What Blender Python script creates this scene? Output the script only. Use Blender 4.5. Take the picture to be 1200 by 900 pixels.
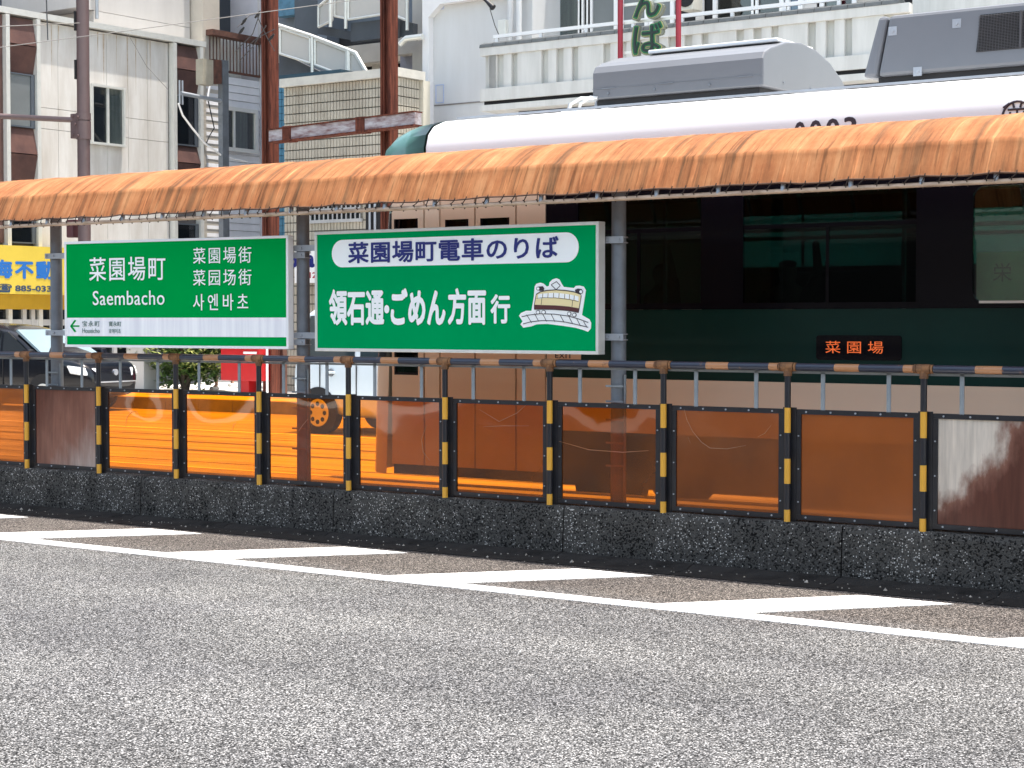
import bpy, bmesh, math, random
from mathutils import Vector, Matrix
random.seed(7)
R = math.radians
for o in list(bpy.data.objects): bpy.data.objects.remove(o)
S = bpy.context.scene
C = S.collection

# ------------------------------------------------------------------ camera, sky, sun, exposure
CAM_H, YAW, PITCH, FPX = 1.55, R(35.2), R(1.99), 2130.0
cam_d = bpy.data.cameras.new('camera'); cam = bpy.data.objects.new('camera', cam_d); C.objects.link(cam)
cam.location = (0, 0, CAM_H); cam.rotation_euler = (R(90) - PITCH, 0, YAW)
cam_d.sensor_width = 36; cam_d.lens = FPX / 1200 * 36; cam_d.clip_start = .1; cam_d.clip_end = 3000
S.camera = cam
SUN_EL, SUN_AZ = R(80), R(58)            # azimuth from +Y towards +X
W = bpy.data.worlds.new("World"); S.world = W; W.use_nodes = True
wn = W.node_tree.nodes; bg = wn['Background']
sky = wn.new('ShaderNodeTexSky'); sky.sky_type = 'NISHITA'; sky.sun_disc = False
sky.sun_elevation = SUN_EL; sky.sun_rotation = SUN_AZ; sky.air_density = 1.0; sky.dust_density = 1.5
warm = wn.new('ShaderNodeMix'); warm.data_type = 'RGBA'; warm.blend_type = 'MULTIPLY'; warm.inputs[0].default_value = 1
warm.inputs[7].default_value = (1.14, 1.0, .80, 1)     # camera white balance: a hazy, less blue sky
W.node_tree.links.new(sky.outputs[0], warm.inputs[6]); W.node_tree.links.new(warm.outputs[2], bg.inputs[0]); bg.inputs[1].default_value = 0.15
sl = bpy.data.lights.new('sun', 'SUN'); sl.energy = 2.2; sl.angle = R(.5); sl.color = (1, .93, .84)
so = bpy.data.objects.new('sun', sl); C.objects.link(so)
sdir = Vector((math.sin(SUN_AZ) * math.cos(SUN_EL), math.cos(SUN_AZ) * math.cos(SUN_EL), math.sin(SUN_EL)))
so.rotation_euler = (-sdir).to_track_quat('-Z', 'Y').to_euler()
S.view_settings.view_transform = 'Standard'; S.view_settings.look = 'None'
S.view_settings.exposure = 2.0; S.view_settings.gamma = 1.0
S.render.engine = 'CYCLES'
S.cycles.max_bounces = 8; S.cycles.transparent_max_bounces = 16
S.cycles.sample_clamp_indirect = 4

# ------------------------------------------------------------------ photo measurements -> places
_F = Vector((-math.sin(YAW) * math.cos(PITCH), math.cos(YAW) * math.cos(PITCH), -math.sin(PITCH)))
_R = Vector((math.cos(YAW), math.sin(YAW), 0)); _U = _R.cross(_F)
CP = Vector((0, 0, CAM_H))
def ray(px, py): return _F + _R * ((px - 600) / FPX) + _U * ((450 - py) / FPX)
def atY(px, py, Y): r = ray(px, py); return CP + r * (Y / r.y)
def atX(px, py, X): r = ray(px, py); return CP + r * (X / r.x)
def atZ(px, py, z): r = ray(px, py); return CP + r * ((z - CAM_H) / r.z)

# ------------------------------------------------------------------ mesh helpers
class MB:
    def __init__(s): s.v = []; s.f = []; s.sm = []
    def add(s, vs, fs, smooth=False):
        n = len(s.v); s.v += [tuple(v) for v in vs]; s.f += [tuple(i + n for i in f) for f in fs]; s.sm += [smooth] * len(fs); return s
    def box(s, x0, y0, z0, x1, y1, z1):
        if x0 > x1: x0, x1 = x1, x0
        if y0 > y1: y0, y1 = y1, y0
        if z0 > z1: z0, z1 = z1, z0
        return s.add([(x0,y0,z0),(x1,y0,z0),(x1,y1,z0),(x0,y1,z0),(x0,y0,z1),(x1,y0,z1),(x1,y1,z1),(x0,y1,z1)],
            [(0,3,2,1),(4,5,6,7),(0,1,5,4),(1,2,6,5),(2,3,7,6),(3,0,4,7)])
    def tube(s, pts, r, n=10, caps=True):
        pts = [Vector(p) for p in pts]; rs = r if isinstance(r, (list, tuple)) else [r] * len(pts)
        vs = []; fs = []; up = None
        for i, p in enumerate(pts):
            t = (pts[min(i + 1, len(pts) - 1)] - pts[max(i - 1, 0)]).normalized()
            if up is None: up = Vector((0, 0, 1)) if abs(t.z) < .9 else Vector((1, 0, 0))
            a = t.cross(up).normalized(); b = a.cross(t).normalized(); up = b
            for k in range(n):
                an = 2 * math.pi * k / n
                vs.append(p + (a * math.cos(an) + b * math.sin(an)) * rs[i])
        for i in range(len(pts) - 1):
            for k in range(n):
                fs.append((i*n+k, i*n+(k+1)%n, (i+1)*n+(k+1)%n, (i+1)*n+k))
        s.add(vs, fs, True)
        if caps:
            m = len(pts) - 1
            s.add(vs[:n], [tuple(range(n))][::-1]); s.add(vs[m*n:], [tuple(range(n))])
        return s
    def prism(s, poly, fn, d0, d1, smooth=False):
        """poly: 2-D points; fn(a, b, d) -> 3-D point; extruded from d0 to d1"""
        n = len(poly)
        vs = [fn(a, b, d0) for a, b in poly] + [fn(a, b, d1) for a, b in poly]
        return s.add(vs, [tuple(range(n))[::-1], tuple(range(n, 2*n))] + [(i, (i+1)%n, n+(i+1)%n, n+i) for i in range(n)], smooth)
    def mesh(s, name):
        me = bpy.data.meshes.new(name); me.from_pydata(s.v, [], s.f)
        me.polygons.foreach_set('use_smooth', s.sm); 
        bm = bmesh.new(); bm.from_mesh(me); bmesh.ops.recalc_face_normals(bm, faces=bm.faces); bm.to_mesh(me); bm.free()
        me.update(); return me
    def obj(s, name, mat, parent=None, bevel=0, **kw):
        return link(name, s.mesh(name), mat, parent, bevel, **kw)
def link(name, me, mat, parent=None, bevel=0, label=None, loc=None, kind=None):
    o = bpy.data.objects.new(name, me); C.objects.link(o)
    if mat and not me.materials: me.materials.append(mat)
    if parent: o.parent = parent
    if bevel:
        m = o.modifiers.new('bevel', 'BEVEL'); m.width = bevel; m.segments = 2; m.limit_method = 'ANGLE'; m.angle_limit = R(40)
    if label: o['label'] = label
    if loc is not None: o.location = loc
    if kind: o['kind'] = kind
    return o
def thing(name, label, cat, loc=(0,0,0), rz=0, group=None):
    o = bpy.data.objects.new(name, None); C.objects.link(o); o.empty_display_size = .2
    o.location = loc; o.rotation_euler = (0, 0, rz); o['label'] = label; o['category'] = cat
    if group: o['group'] = group
    return o
def tag(o, label, cat, group=None):
    o['label'] = label; o['category'] = cat
    if group: o['group'] = group
    return o
def struct(o): o['kind'] = 'structure'; return o
def box(name, mat, parent, a, b, bevel=0, **kw): return MB().box(*a, *b).obj(name, mat, parent, bevel, **kw)

# ------------------------------------------------------------------ materials
_mc = {}
def nt(name):
    m = bpy.data.materials.new(name); m.use_nodes = True; t = m.node_tree; return m, t, t.nodes, t.links, t.nodes['Principled BSDF']
def mat(name, col, rough=.6, metal=0, var=.12, scale=3.0, col2=None, bump=0, bscale=60, streak=None, spec=.5, amt=.5, coat=0):
    """base colour mottled by noise; streak = stretched noise coordinates (sx,sy,sz)"""
    if name in _mc: return _mc[name]
    m, t, n, l, b = nt(name)
    tc = n.new('ShaderNodeTexCoord'); mp = n.new('ShaderNodeMapping'); l.new(tc.outputs['Object'], mp.inputs[0])
    if streak: mp.inputs['Scale'].default_value = streak
    no = n.new('ShaderNodeTexNoise'); no.inputs['Scale'].default_value = scale; no.inputs['Detail'].default_value = 6; no.inputs['Roughness'].default_value = .65
    l.new(mp.outputs[0], no.inputs['Vector'])
    cr = n.new('ShaderNodeValToRGB'); l.new(no.outputs['Fac'], cr.inputs[0])
    c2 = col2 or tuple(c * (1 - var * 2) for c in col)
    cr.color_ramp.elements[0].position = .5 - .22; cr.color_ramp.elements[1].position = .5 - .22 + .44 * amt * 2 if amt != .5 else .62
    cr.color_ramp.elements[0].color = (*c2, 1); cr.color_ramp.elements[1].color = (*col, 1)
    l.new(cr.outputs[0], b.inputs['Base Color'])
    b.inputs['Roughness'].default_value = rough; b.inputs['Metallic'].default_value = metal
    b.inputs['Specular IOR Level'].default_value = spec; b.inputs['Coat Weight'].default_value = coat
    if bump:
        n2 = n.new('ShaderNodeTexNoise'); n2.inputs['Scale'].default_value = bscale; n2.inputs['Detail'].default_value = 5
        l.new(tc.outputs['Object'], n2.inputs['Vector'])
        bp = n.new('ShaderNodeBump'); bp.inputs['Strength'].default_value = bump; bp.inputs['Distance'].default_value = .02
        l.new(n2.outputs['Fac'], bp.inputs['Height']); l.new(bp.outputs[0], b.inputs['Normal'])
    _mc[name] = m; return m
def glass_mat(name, tint, rough=.02, refl=1.0, bump=0, bscale=2.0, haze=0, hazecol=(.5,.3,.2), ior=1.5):
    """a thin tinted pane: coloured see-through plus a fresnel reflection, optionally clouded"""
    m, t, n, l, b = nt(name); n.remove(b); out = n['Material Output']
    tr = n.new('ShaderNodeBsdfTransparent'); tr.inputs[0].default_value = (*tint, 1)
    gl = n.new('ShaderNodeBsdfGlossy'); gl.inputs['Roughness'].default_value = rough; gl.inputs[0].default_value = (refl, refl, refl, 1)
    # thin sheet: Schlick reflectance, the same from both sides
    lw_ = n.new('ShaderNodeLayerWeight'); lw_.inputs[0].default_value = .5
    pw_ = n.new('ShaderNodeMath'); pw_.operation = 'POWER'; l.new(lw_.outputs['Facing'], pw_.inputs[0]); pw_.inputs[1].default_value = 5
    f0 = min(.5, 2*((ior-1)/(ior+1))**2)
    fr = n.new('ShaderNodeMath'); fr.operation = 'MULTIPLY_ADD'; l.new(pw_.outputs[0], fr.inputs[0]); fr.inputs[1].default_value = 1-f0; fr.inputs[2].default_value = f0
    tc = n.new('ShaderNodeTexCoord')
    if bump:
        no = n.new('ShaderNodeTexNoise'); no.inputs['Scale'].default_value = bscale; no.inputs['Detail'].default_value = 1.5
        l.new(tc.outputs['Object'], no.inputs['Vector'])
        bp = n.new('ShaderNodeBump'); bp.inputs['Strength'].default_value = bump; bp.inputs['Distance'].default_value = .05
        l.new(no.outputs['Fac'], bp.inputs['Height']); l.new(bp.outputs[0], gl.inputs['Normal'])
    mx = n.new('ShaderNodeMixShader'); l.new(fr.outputs[0], mx.inputs[0])
    src = tr
    if haze:
        di = n.new('ShaderNodeBsdfDiffuse'); di.inputs[0].default_value = (*hazecol, 1)
        tl = n.new('ShaderNodeBsdfTranslucent'); tl.inputs[0].default_value = (*hazecol, 1)
        m2 = n.new('ShaderNodeMixShader'); m2.inputs[0].default_value = .6; l.new(di.outputs[0], m2.inputs[1]); l.new(tl.outputs[0], m2.inputs[2])
        no2 = n.new('ShaderNodeTexNoise'); no2.inputs['Scale'].default_value = 2.2; no2.inputs['Detail'].default_value = 5
        l.new(tc.outputs['Object'], no2.inputs['Vector'])
        mr = n.new('ShaderNodeMapRange'); mr.inputs[1].default_value = .3; mr.inputs[2].default_value = .7
        mr.inputs[3].default_value = max(0, haze - .12); mr.inputs[4].default_value = min(1, haze + .12); l.new(no2.outputs['Fac'], mr.inputs[0])
        m3 = n.new('ShaderNodeMixShader'); l.new(mr.outputs[0], m3.inputs[0]); l.new(tr.outputs[0], m3.inputs[1]); l.new(m2.outputs[0], m3.inputs[2]); src = m3
    l.new(src.outputs[0], mx.inputs[1]); l.new(gl.outputs[0], mx.inputs[2]); l.new(mx.outputs[0], out.inputs[0])
    return m
def emit_mat(name, col, k):
    m, t, n, l, b = nt(name); b.inputs['Base Color'].default_value = (*col, 1); b.inputs['Emission Color'].default_value = (*col, 1); b.inputs['Emission Strength'].default_value = k; return m

def asphalt():
    m, t, n, l, b = nt('asphalt')
    tc = n.new('ShaderNodeTexCoord')
    vo = n.new('ShaderNodeTexVoronoi'); vo.inputs['Scale'].default_value = 160; l.new(tc.outputs['Object'], vo.inputs['Vector'])
    sep = n.new('ShaderNodeSeparateColor'); l.new(vo.outputs['Color'], sep.inputs[0])
    cr = n.new('ShaderNodeValToRGB'); e = cr.color_ramp.elements; e[0].position = 0; e[0].color = (.006,.006,.007,1); e[1].position = 1; e[1].color = (.55,.55,.55,1)
    x = e.new(.35); x.color = (.058,.059,.060,1); x = e.new(.75); x.color = (.20,.201,.203,1)
    l.new(sep.outputs[0], cr.inputs[0])
    # gaps between the stones
    cr2 = n.new('ShaderNodeMapRange'); l.new(vo.outputs['Distance'], cr2.inputs[0]); cr2.inputs[1].default_value = .35; cr2.inputs[2].default_value = .75; cr2.inputs[3].default_value = 1; cr2.inputs[4].default_value = .35
    mu = n.new('ShaderNodeMix'); mu.data_type = 'RGBA'; mu.blend_type = 'MULTIPLY'; mu.inputs[0].default_value = 1
    l.new(cr.outputs[0], mu.inputs[6]); l.new(cr2.outputs[0], mu.inputs[7])
    no = n.new('ShaderNodeTexNoise'); no.inputs['Scale'].default_value = .9; no.inputs['Detail'].default_value = 4; l.new(tc.outputs['Object'], no.inputs['Vector'])
    cr3 = n.new('ShaderNodeValToRGB'); l.new(no.outputs['Fac'], cr3.inputs[0]); f = cr3.color_ramp.elements
    f[0].position = .3; f[0].color = (.86,.86,.88,1); f[1].position = .7; f[1].color = (1.12,1.12,1.1,1)
    mu2 = n.new('ShaderNodeMix'); mu2.data_type = 'RGBA'; mu2.blend_type = 'MULTIPLY'; mu2.inputs[0].default_value = 1
    l.new(mu.outputs[2], mu2.inputs[6]); l.new(cr3.outputs[0], mu2.inputs[7])
    # tyre-polished tracks along the lanes
    mpt = n.new('ShaderNodeMapping'); mpt.inputs['Scale'].default_value = (.10, 1.3, 1); l.new(tc.outputs['Object'], mpt.inputs[0])
    nt2 = n.new('ShaderNodeTexNoise'); nt2.inputs['Scale'].default_value = 1.0; nt2.inputs['Detail'].default_value = 5; nt2.inputs['Roughness'].default_value = .6; l.new(mpt.outputs[0], nt2.inputs['Vector'])
    mrt = n.new('ShaderNodeMapRange'); l.new(nt2.outputs['Fac'], mrt.inputs[0]); mrt.inputs[1].default_value = .35; mrt.inputs[2].default_value = .65; mrt.inputs[3].default_value = .88; mrt.inputs[4].default_value = 1.08
    mut = n.new('ShaderNodeMix'); mut.data_type = 'RGBA'; mut.blend_type = 'MULTIPLY'; mut.inputs[0].default_value = 1; l.new(mu2.outputs[2], mut.inputs[6]); l.new(mrt.outputs[0], mut.inputs[7]); mu2 = mut
    # brown silt gathered between the edge line and the platform wall (a real stain: Y from 8.5 on)
    sx = n.new('ShaderNodeSeparateXYZ'); l.new(tc.outputs['Object'], sx.inputs[0])
    n3 = n.new('ShaderNodeTexNoise'); n3.inputs['Scale'].default_value = 2.5; n3.inputs['Detail'].default_value = 6; l.new(tc.outputs['Object'], n3.inputs['Vector'])
    ad = n.new('ShaderNodeMath'); ad.operation = 'MULTIPLY_ADD'; l.new(n3.outputs['Fac'], ad.inputs[0]); ad.inputs[1].default_value = .7; l.new(sx.outputs['Y'], ad.inputs[2])
    mr = n.new('ShaderNodeMapRange'); l.new(ad.outputs[0], mr.inputs[0]); mr.inputs[1].default_value = 8.55; mr.inputs[2].default_value = 9.15; mr.inputs[3].default_value = 0; mr.inputs[4].default_value = .85
    mu3 = n.new('ShaderNodeMix'); mu3.data_type = 'RGBA'; mu3.blend_type = 'MULTIPLY'; l.new(mr.outputs[0], mu3.inputs[0]); l.new(mu2.outputs[2], mu3.inputs[6]); mu3.inputs[7].default_value = (.80,.70,.63,1)
    l.new(mu3.outputs[2], b.inputs['Base Color']); b.inputs['Roughness'].default_value = .9; b.inputs['Specular IOR Level'].default_value = .15
    bp = n.new('ShaderNodeBump'); bp.inputs['Strength'].default_value = .7; bp.inputs['Distance'].default_value = .004; bp.invert = True
    l.new(vo.outputs['Distance'], bp.inputs['Height']); l.new(bp.outputs[0], b.inputs['Normal'])
    return m
def aggregate():
    m, t, n, l, b = nt('exposed_aggregate')
    tc = n.new('ShaderNodeTexCoord')
    vo = n.new('ShaderNodeTexVoronoi'); vo.inputs['Scale'].default_value = 105; vo.inputs['Randomness'].default_value = 1; l.new(tc.outputs['Object'], vo.inputs['Vector'])
    sep = n.new('ShaderNodeSeparateColor'); l.new(vo.outputs['Color'], sep.inputs[0])
    no = n.new('ShaderNodeTexNoise'); no.inputs['Scale'].default_value = 3; no.inputs['Detail'].default_value = 6; no.inputs['Roughness'].default_value = .7
    mp = n.new('ShaderNodeMapping'); mp.inputs['Scale'].default_value = (1.4, 1, .45); l.new(tc.outputs['Object'], mp.inputs[0]); l.new(mp.outputs[0], no.inputs['Vector'])
    ad = n.new('ShaderNodeMath'); ad.operation = 'MULTIPLY_ADD'; l.new(no.outputs['Fac'], ad.inputs[0]); ad.inputs[1].default_value = 1.3; l.new(sep.outputs[0], ad.inputs[2])
    cr = n.new('ShaderNodeValToRGB'); e = cr.color_ramp.elements; l.new(ad.outputs[0], cr.inputs[0])
    e[0].position = .55; e[0].color = (.005,.005,.005,1); e[1].position = 1.0; e[1].color = (.065,.063,.059,1)
    x = e.new(.78); x.color = (.014,.0138,.013,1)
    sz = n.new('ShaderNodeMapRange'); l.new(vo.outputs['Distance'], sz.inputs[0]); sz.inputs[1].default_value = .5; sz.inputs[2].default_value = .3; sz.inputs[3].default_value = 0; sz.inputs[4].default_value = 1
    th = n.new('ShaderNodeMapRange'); l.new(ad.outputs[0], th.inputs[0]); th.inputs[1].default_value = 1.48; th.inputs[2].default_value = 1.62; th.inputs[3].default_value = 0; th.inputs[4].default_value = 1
    mm = n.new('ShaderNodeMath'); mm.operation = 'MULTIPLY'; l.new(sz.outputs[0], mm.inputs[0]); l.new(th.outputs[0], mm.inputs[1])
    mx = n.new('ShaderNodeMix'); mx.data_type = 'RGBA'; l.new(mm.outputs[0], mx.inputs[0]); l.new(cr.outputs[0], mx.inputs[6]); mx.inputs[7].default_value = (.55,.54,.51,1)
    l.new(mx.outputs[2], b.inputs['Base Color']); b.inputs['Roughness'].default_value = .85; b.inputs['Specular IOR Level'].default_value = .12
    bp = n.new('ShaderNodeBump'); bp.inputs['Strength'].default_value = .8; bp.inputs['Distance'].default_value = .004; bp.invert = True
    l.new(vo.outputs['Distance'], bp.inputs['Height']); l.new(bp.outputs[0], b.inputs['Normal'])
    return m
def canopy_cloth():
    m, t, n, l, b = nt('faded_orange_cloth')
    tc = n.new('ShaderNodeTexCoord')
    def noise(sc, scale, det=6, rough=.6):
        mp = n.new('ShaderNodeMapping'); mp.inputs['Scale'].default_value = sc; l.new(tc.outputs['Object'], mp.inputs[0])
        no = n.new('ShaderNodeTexNoise'); no.inputs['Scale'].default_value = scale; no.inputs['Detail'].default_value = det; no.inputs['Roughness'].default_value = rough
        l.new(mp.outputs[0], no.inputs['Vector']); return no.outputs['Fac']
    s1 = noise((1, .045, .045), 11, 5, .62); s2 = noise((1, .05, .05), 46, 3, .5); s4 = noise((1, .06, .06), 31, 4, .6); s3 = noise((1,1,1), 3.0, 8, .7); s5 = noise((1, .25, .25), 90, 5, .7)
    cr = n.new('ShaderNodeValToRGB'); l.new(s1, cr.inputs[0]); e = cr.color_ramp.elements
    e[0].position = .36; e[0].color = (.19,.095,.045,1); e[1].position = .62; e[1].color = (.41,.20,.09,1); x = e.new(.44); x.color = (.30,.13,.055,1); x = e.new(.50); x.color = (.36,.153,.063,1)
    def lines(src, a, b_, v0, v1, base):
        mr = n.new('ShaderNodeMapRange'); l.new(src, mr.inputs[0]); mr.inputs[1].default_value = a; mr.inputs[2].default_value = b_; mr.inputs[3].default_value = v0; mr.inputs[4].default_value = v1
        m_ = n.new('ShaderNodeMix'); m_.data_type = 'RGBA'; m_.blend_type = 'MULTIPLY'; m_.inputs[0].default_value = 1; l.new(base, m_.inputs[6]); l.new(mr.outputs[0], m_.inputs[7]); return m_.outputs[2]
    c_ = lines(s2, .58, .66, 1, .62, cr.outputs[0]); c_ = lines(s4, .60, .68, 1, 1.45, c_); c_ = lines(s4, .40, .33, 1, .74, c_); c_ = lines(s5, .3, .7, .9, 1.1, c_)
    cr3 = n.new('ShaderNodeValToRGB'); l.new(s3, cr3.inputs[0]); g = cr3.color_ramp.elements
    g[0].position = .38; g[0].color = (.80,.70,.66,1); g[1].position = .62; g[1].color = (1.0,1.0,1.0,1)
    mu2 = n.new('ShaderNodeMix'); mu2.data_type = 'RGBA'; mu2.blend_type = 'MULTIPLY'; mu2.inputs[0].default_value = 1; l.new(c_, mu2.inputs[6]); l.new(cr3.outputs[0], mu2.inputs[7])
    l.new(mu2.outputs[2], b.inputs['Base Color']); b.inputs['Roughness'].default_value = .8; b.inputs['Specular IOR Level'].default_value = .15
    # the cloth lets some light through
    tl = n.new('ShaderNodeBsdfTranslucent'); l.new(mu2.outputs[2], tl.inputs[0])
    mx = n.new('ShaderNodeMixShader'); mx.inputs[0].default_value = .1
    l.new(b.outputs[0], mx.inputs[1]); l.new(tl.outputs[0], mx.inputs[2]); l.new(mx.outputs[0], n['Material Output'].inputs[0])
    bp = n.new('ShaderNodeBump'); bp.inputs['Strength'].default_value = .15; bp.inputs['Distance'].default_value = .01
    l.new(s1, bp.inputs['Height']); l.new(bp.outputs[0], b.inputs['Normal'])
    return m
def banded(name, axis, period, duty, off, dark, light, rust=None, thr=.5, rough=.4, top=None):
    """hazard paint: alternate bands along one axis, worn by noise"""
    m, t, n, l, b = nt(name); tc = n.new('ShaderNodeTexCoord'); sx = n.new('ShaderNodeSeparateXYZ'); l.new(tc.outputs['Object'], sx.inputs[0])
    a = n.new('ShaderNodeMath'); a.operation = 'MULTIPLY_ADD'; l.new(sx.outputs[axis], a.inputs[0]); a.inputs[1].default_value = 1 / period; a.inputs[2].default_value = off
    f = n.new('ShaderNodeMath'); f.operation = 'FRACT'; l.new(a.outputs[0], f.inputs[0])
    c = n.new('ShaderNodeMath'); c.operation = 'LESS_THAN'; l.new(f.outputs[0], c.inputs[0]); c.inputs[1].default_value = duty
    if top:   # no light bands above this height
        lt = n.new('ShaderNodeMath'); lt.operation = 'LESS_THAN'; l.new(sx.outputs[axis], lt.inputs[0]); lt.inputs[1].default_value = top
        c0 = c; c = n.new('ShaderNodeMath'); c.operation = 'MULTIPLY'; l.new(c0.outputs[0], c.inputs[0]); l.new(lt.outputs[0], c.inputs[1])
    mx = n.new('ShaderNodeMix'); mx.data_type = 'RGBA'; l.new(c.outputs[0], mx.inputs[0]); mx.inputs[6].default_value = (*dark, 1); mx.inputs[7].default_value = (*light, 1)
    no = n.new('ShaderNodeTexNoise'); no.inputs['Scale'].default_value = 14; no.inputs['Detail'].default_value = 8; no.inputs['Roughness'].default_value = .7; l.new(tc.outputs['Object'], no.inputs['Vector'])
    mr = n.new('ShaderNodeMapRange'); l.new(no.outputs['Fac'], mr.inputs[0]); mr.inputs[1].default_value = thr; mr.inputs[2].default_value = thr + .08
    m2 = n.new('ShaderNodeMix'); m2.data_type = 'RGBA'; l.new(mr.outputs[0], m2.inputs[0]); l.new(mx.outputs[2], m2.inputs[6]); m2.inputs[7].default_value = (*(rust or (.16,.07,.035)), 1)
    l.new(m2.outputs[2], b.inputs['Base Color']); b.inputs['Roughness'].default_value = rough
    return m
def marking():
    m, t, n, l, b = nt('road_paint'); tc = n.new('ShaderNodeTexCoord')
    vo = n.new('ShaderNodeTexVoronoi'); vo.inputs['Scale'].default_value = 160; l.new(tc.outputs['Object'], vo.inputs['Vector'])
    no = n.new('ShaderNodeTexNoise'); no.inputs['Scale'].default_value = 2.0; no.inputs['Detail'].default_value = 5; l.new(tc.outputs['Object'], no.inputs['Vector'])
    sep = n.new('ShaderNodeSeparateColor'); l.new(vo.outputs['Color'], sep.inputs[0])
    ad = n.new('ShaderNodeMath'); ad.operation = 'ADD'; l.new(sep.outputs[0], ad.inputs[0]); l.new(no.outputs['Fac'], ad.inputs[1])
    mr = n.new('ShaderNodeMapRange'); l.new(ad.outputs[0], mr.inputs[0]); mr.inputs[1].default_value = 1.24; mr.inputs[2].default_value = 1.42
    mx = n.new('ShaderNodeMix'); mx.data_type = 'RGBA'; l.new(mr.outputs[0], mx.inputs[0]); mx.inputs[6].default_value = (.84,.84,.82,1); mx.inputs[7].default_value = (.3,.29,.28,1)
    l.new(mx.outputs[2], b.inputs['Base Color']); b.inputs['Roughness'].default_value = .6
    bp = n.new('ShaderNodeBump'); bp.inputs['Strength'].default_value = .25; bp.inputs['Distance'].default_value = .003; bp.invert = True
    l.new(vo.outputs['Distance'], bp.inputs['Height']); l.new(bp.outputs[0], b.inputs['Normal'])
    return m

M_asph = asphalt(); M_agg = aggregate(); M_cloth = canopy_cloth(); M_mark = marking()
M_conc = mat('pale_concrete', (.52,.50,.46), .85, var=.12, scale=1.5, bump=.3)
M_track = mat('track_paving', (.50,.48,.44), .8, scale=1.4, bump=.3, streak=(.25,2.6,1), col2=(.20,.18,.15), spec=.2)
M_plat = mat('platform_concrete', (.36,.34,.31), .8, var=.15, scale=2, bump=.2)
M_gut = mat('gutter_concrete', (.030,.029,.028), .85, var=.3, scale=6, bump=.6, bscale=120, spec=.12)
M_galv = mat('galvanised_steel', (.40,.43,.47), .45, .35, var=.1, scale=6)
M_galvd = mat('weathered_grey_steel', (.19,.21,.235), .55, .2, var=.15, scale=5)
M_black = mat('black_frame_paint', (.012,.013,.018), .45, var=.3, scale=12)
M_white = mat('white_paint', (.80,.80,.80), .4, var=.03, scale=2)
M_alu = mat('pale_aluminium', (.72,.72,.68), .35, .3, var=.05, scale=8)
M_green = mat('sign_green', (.0,.31,.06), .7, var=.04, scale=1.5, spec=0)
M_green2 = mat('sign_green_bluish', (.0,.30,.09), .7, var=.04, scale=1.5, spec=0)
M_swhite = mat('sign_white', (.90,.91,.89), .35, var=.02, scale=2)
M_sstain = mat('sign_white_streaked', (.90,.90,.90), .4, scale=4, streak=(3.5,1,.15), col2=(.70,.70,.74))
M_navy = mat('print_navy', (.008,.015,.16), .5, var=.05)
M_ink = mat('print_ink', (.03,.02,.03), .6, var=.05)
M_cream = mat('print_cream', (.82,.68,.36), .5, var=.03)
M_maroon = mat('print_maroon', (.09,.018,.02), .5, var=.03)
M_inkgreen = mat('print_grey_green', (.12,.20,.18), .5, var=.03)

# ------------------------------------------------------------------ text (built-in font, turned into mesh)
def text_mesh(body, w, h, bold=0.0, spacing=1.0, depth=.0015, fit='both'):
    c = bpy.data.curves.new('lettering', 'FONT'); c.body = body; c.space_character = spacing; c.resolution_u = 3; c.extrude = 0
    o = bpy.data.objects.new('lettering', c); C.objects.link(o); bpy.context.view_layer.update()
    me = bpy.data.meshes.new_from_object(o.evaluated_get(bpy.context.evaluated_depsgraph_get()))
    bpy.data.objects.remove(o); bpy.data.curves.remove(c)
    xs = [v.co.x for v in me.vertices]; ys = [v.co.y for v in me.vertices]
    x0, x1, y0, y1 = min(xs), max(xs), min(ys), max(ys)
    sx = w / (x1 - x0); sy = h / (y1 - y0) if h else sx
    bw_ = max(bold, 0); sx = w / (x1 - x0 + 2*bw_); sy = h / (y1 - y0 + 2*bw_)
    bm = bmesh.new(); bm.from_mesh(me)
    for v in bm.verts: v.co = Vector(((v.co.x - (x0+x1)/2) * sx, 0, (v.co.y - (y0+y1)/2) * sy))
    if bw_:   # a heavier weight: the strokes repeated a little to each side, each pass a hair behind the last
        g0 = bm.verts[:] + bm.edges[:] + bm.faces[:]; v0_ = bm.verts[:]
        for q_ in range(8):
            d_ = bmesh.ops.duplicate(bm, geom=g0)
            for g_ in d_['geom']:
                if isinstance(g_, bmesh.types.BMVert):
                    g_.co += Vector((math.cos(q_*math.pi/4)*bw_*sx, .00004*(q_+1), math.sin(q_*math.pi/4)*bw_*sy))
    if depth:
        r = bmesh.ops.extrude_face_region(bm, geom=bm.faces[:])
        for g in r['geom']:
            if isinstance(g, bmesh.types.BMVert): g.co.y -= depth
    bmesh.ops.recalc_face_normals(bm, faces=bm.faces)
    bm.to_mesh(me); bm.free(); me.materials.clear()
    for p in me.polygons: p.use_smooth = False
    return me
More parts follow.
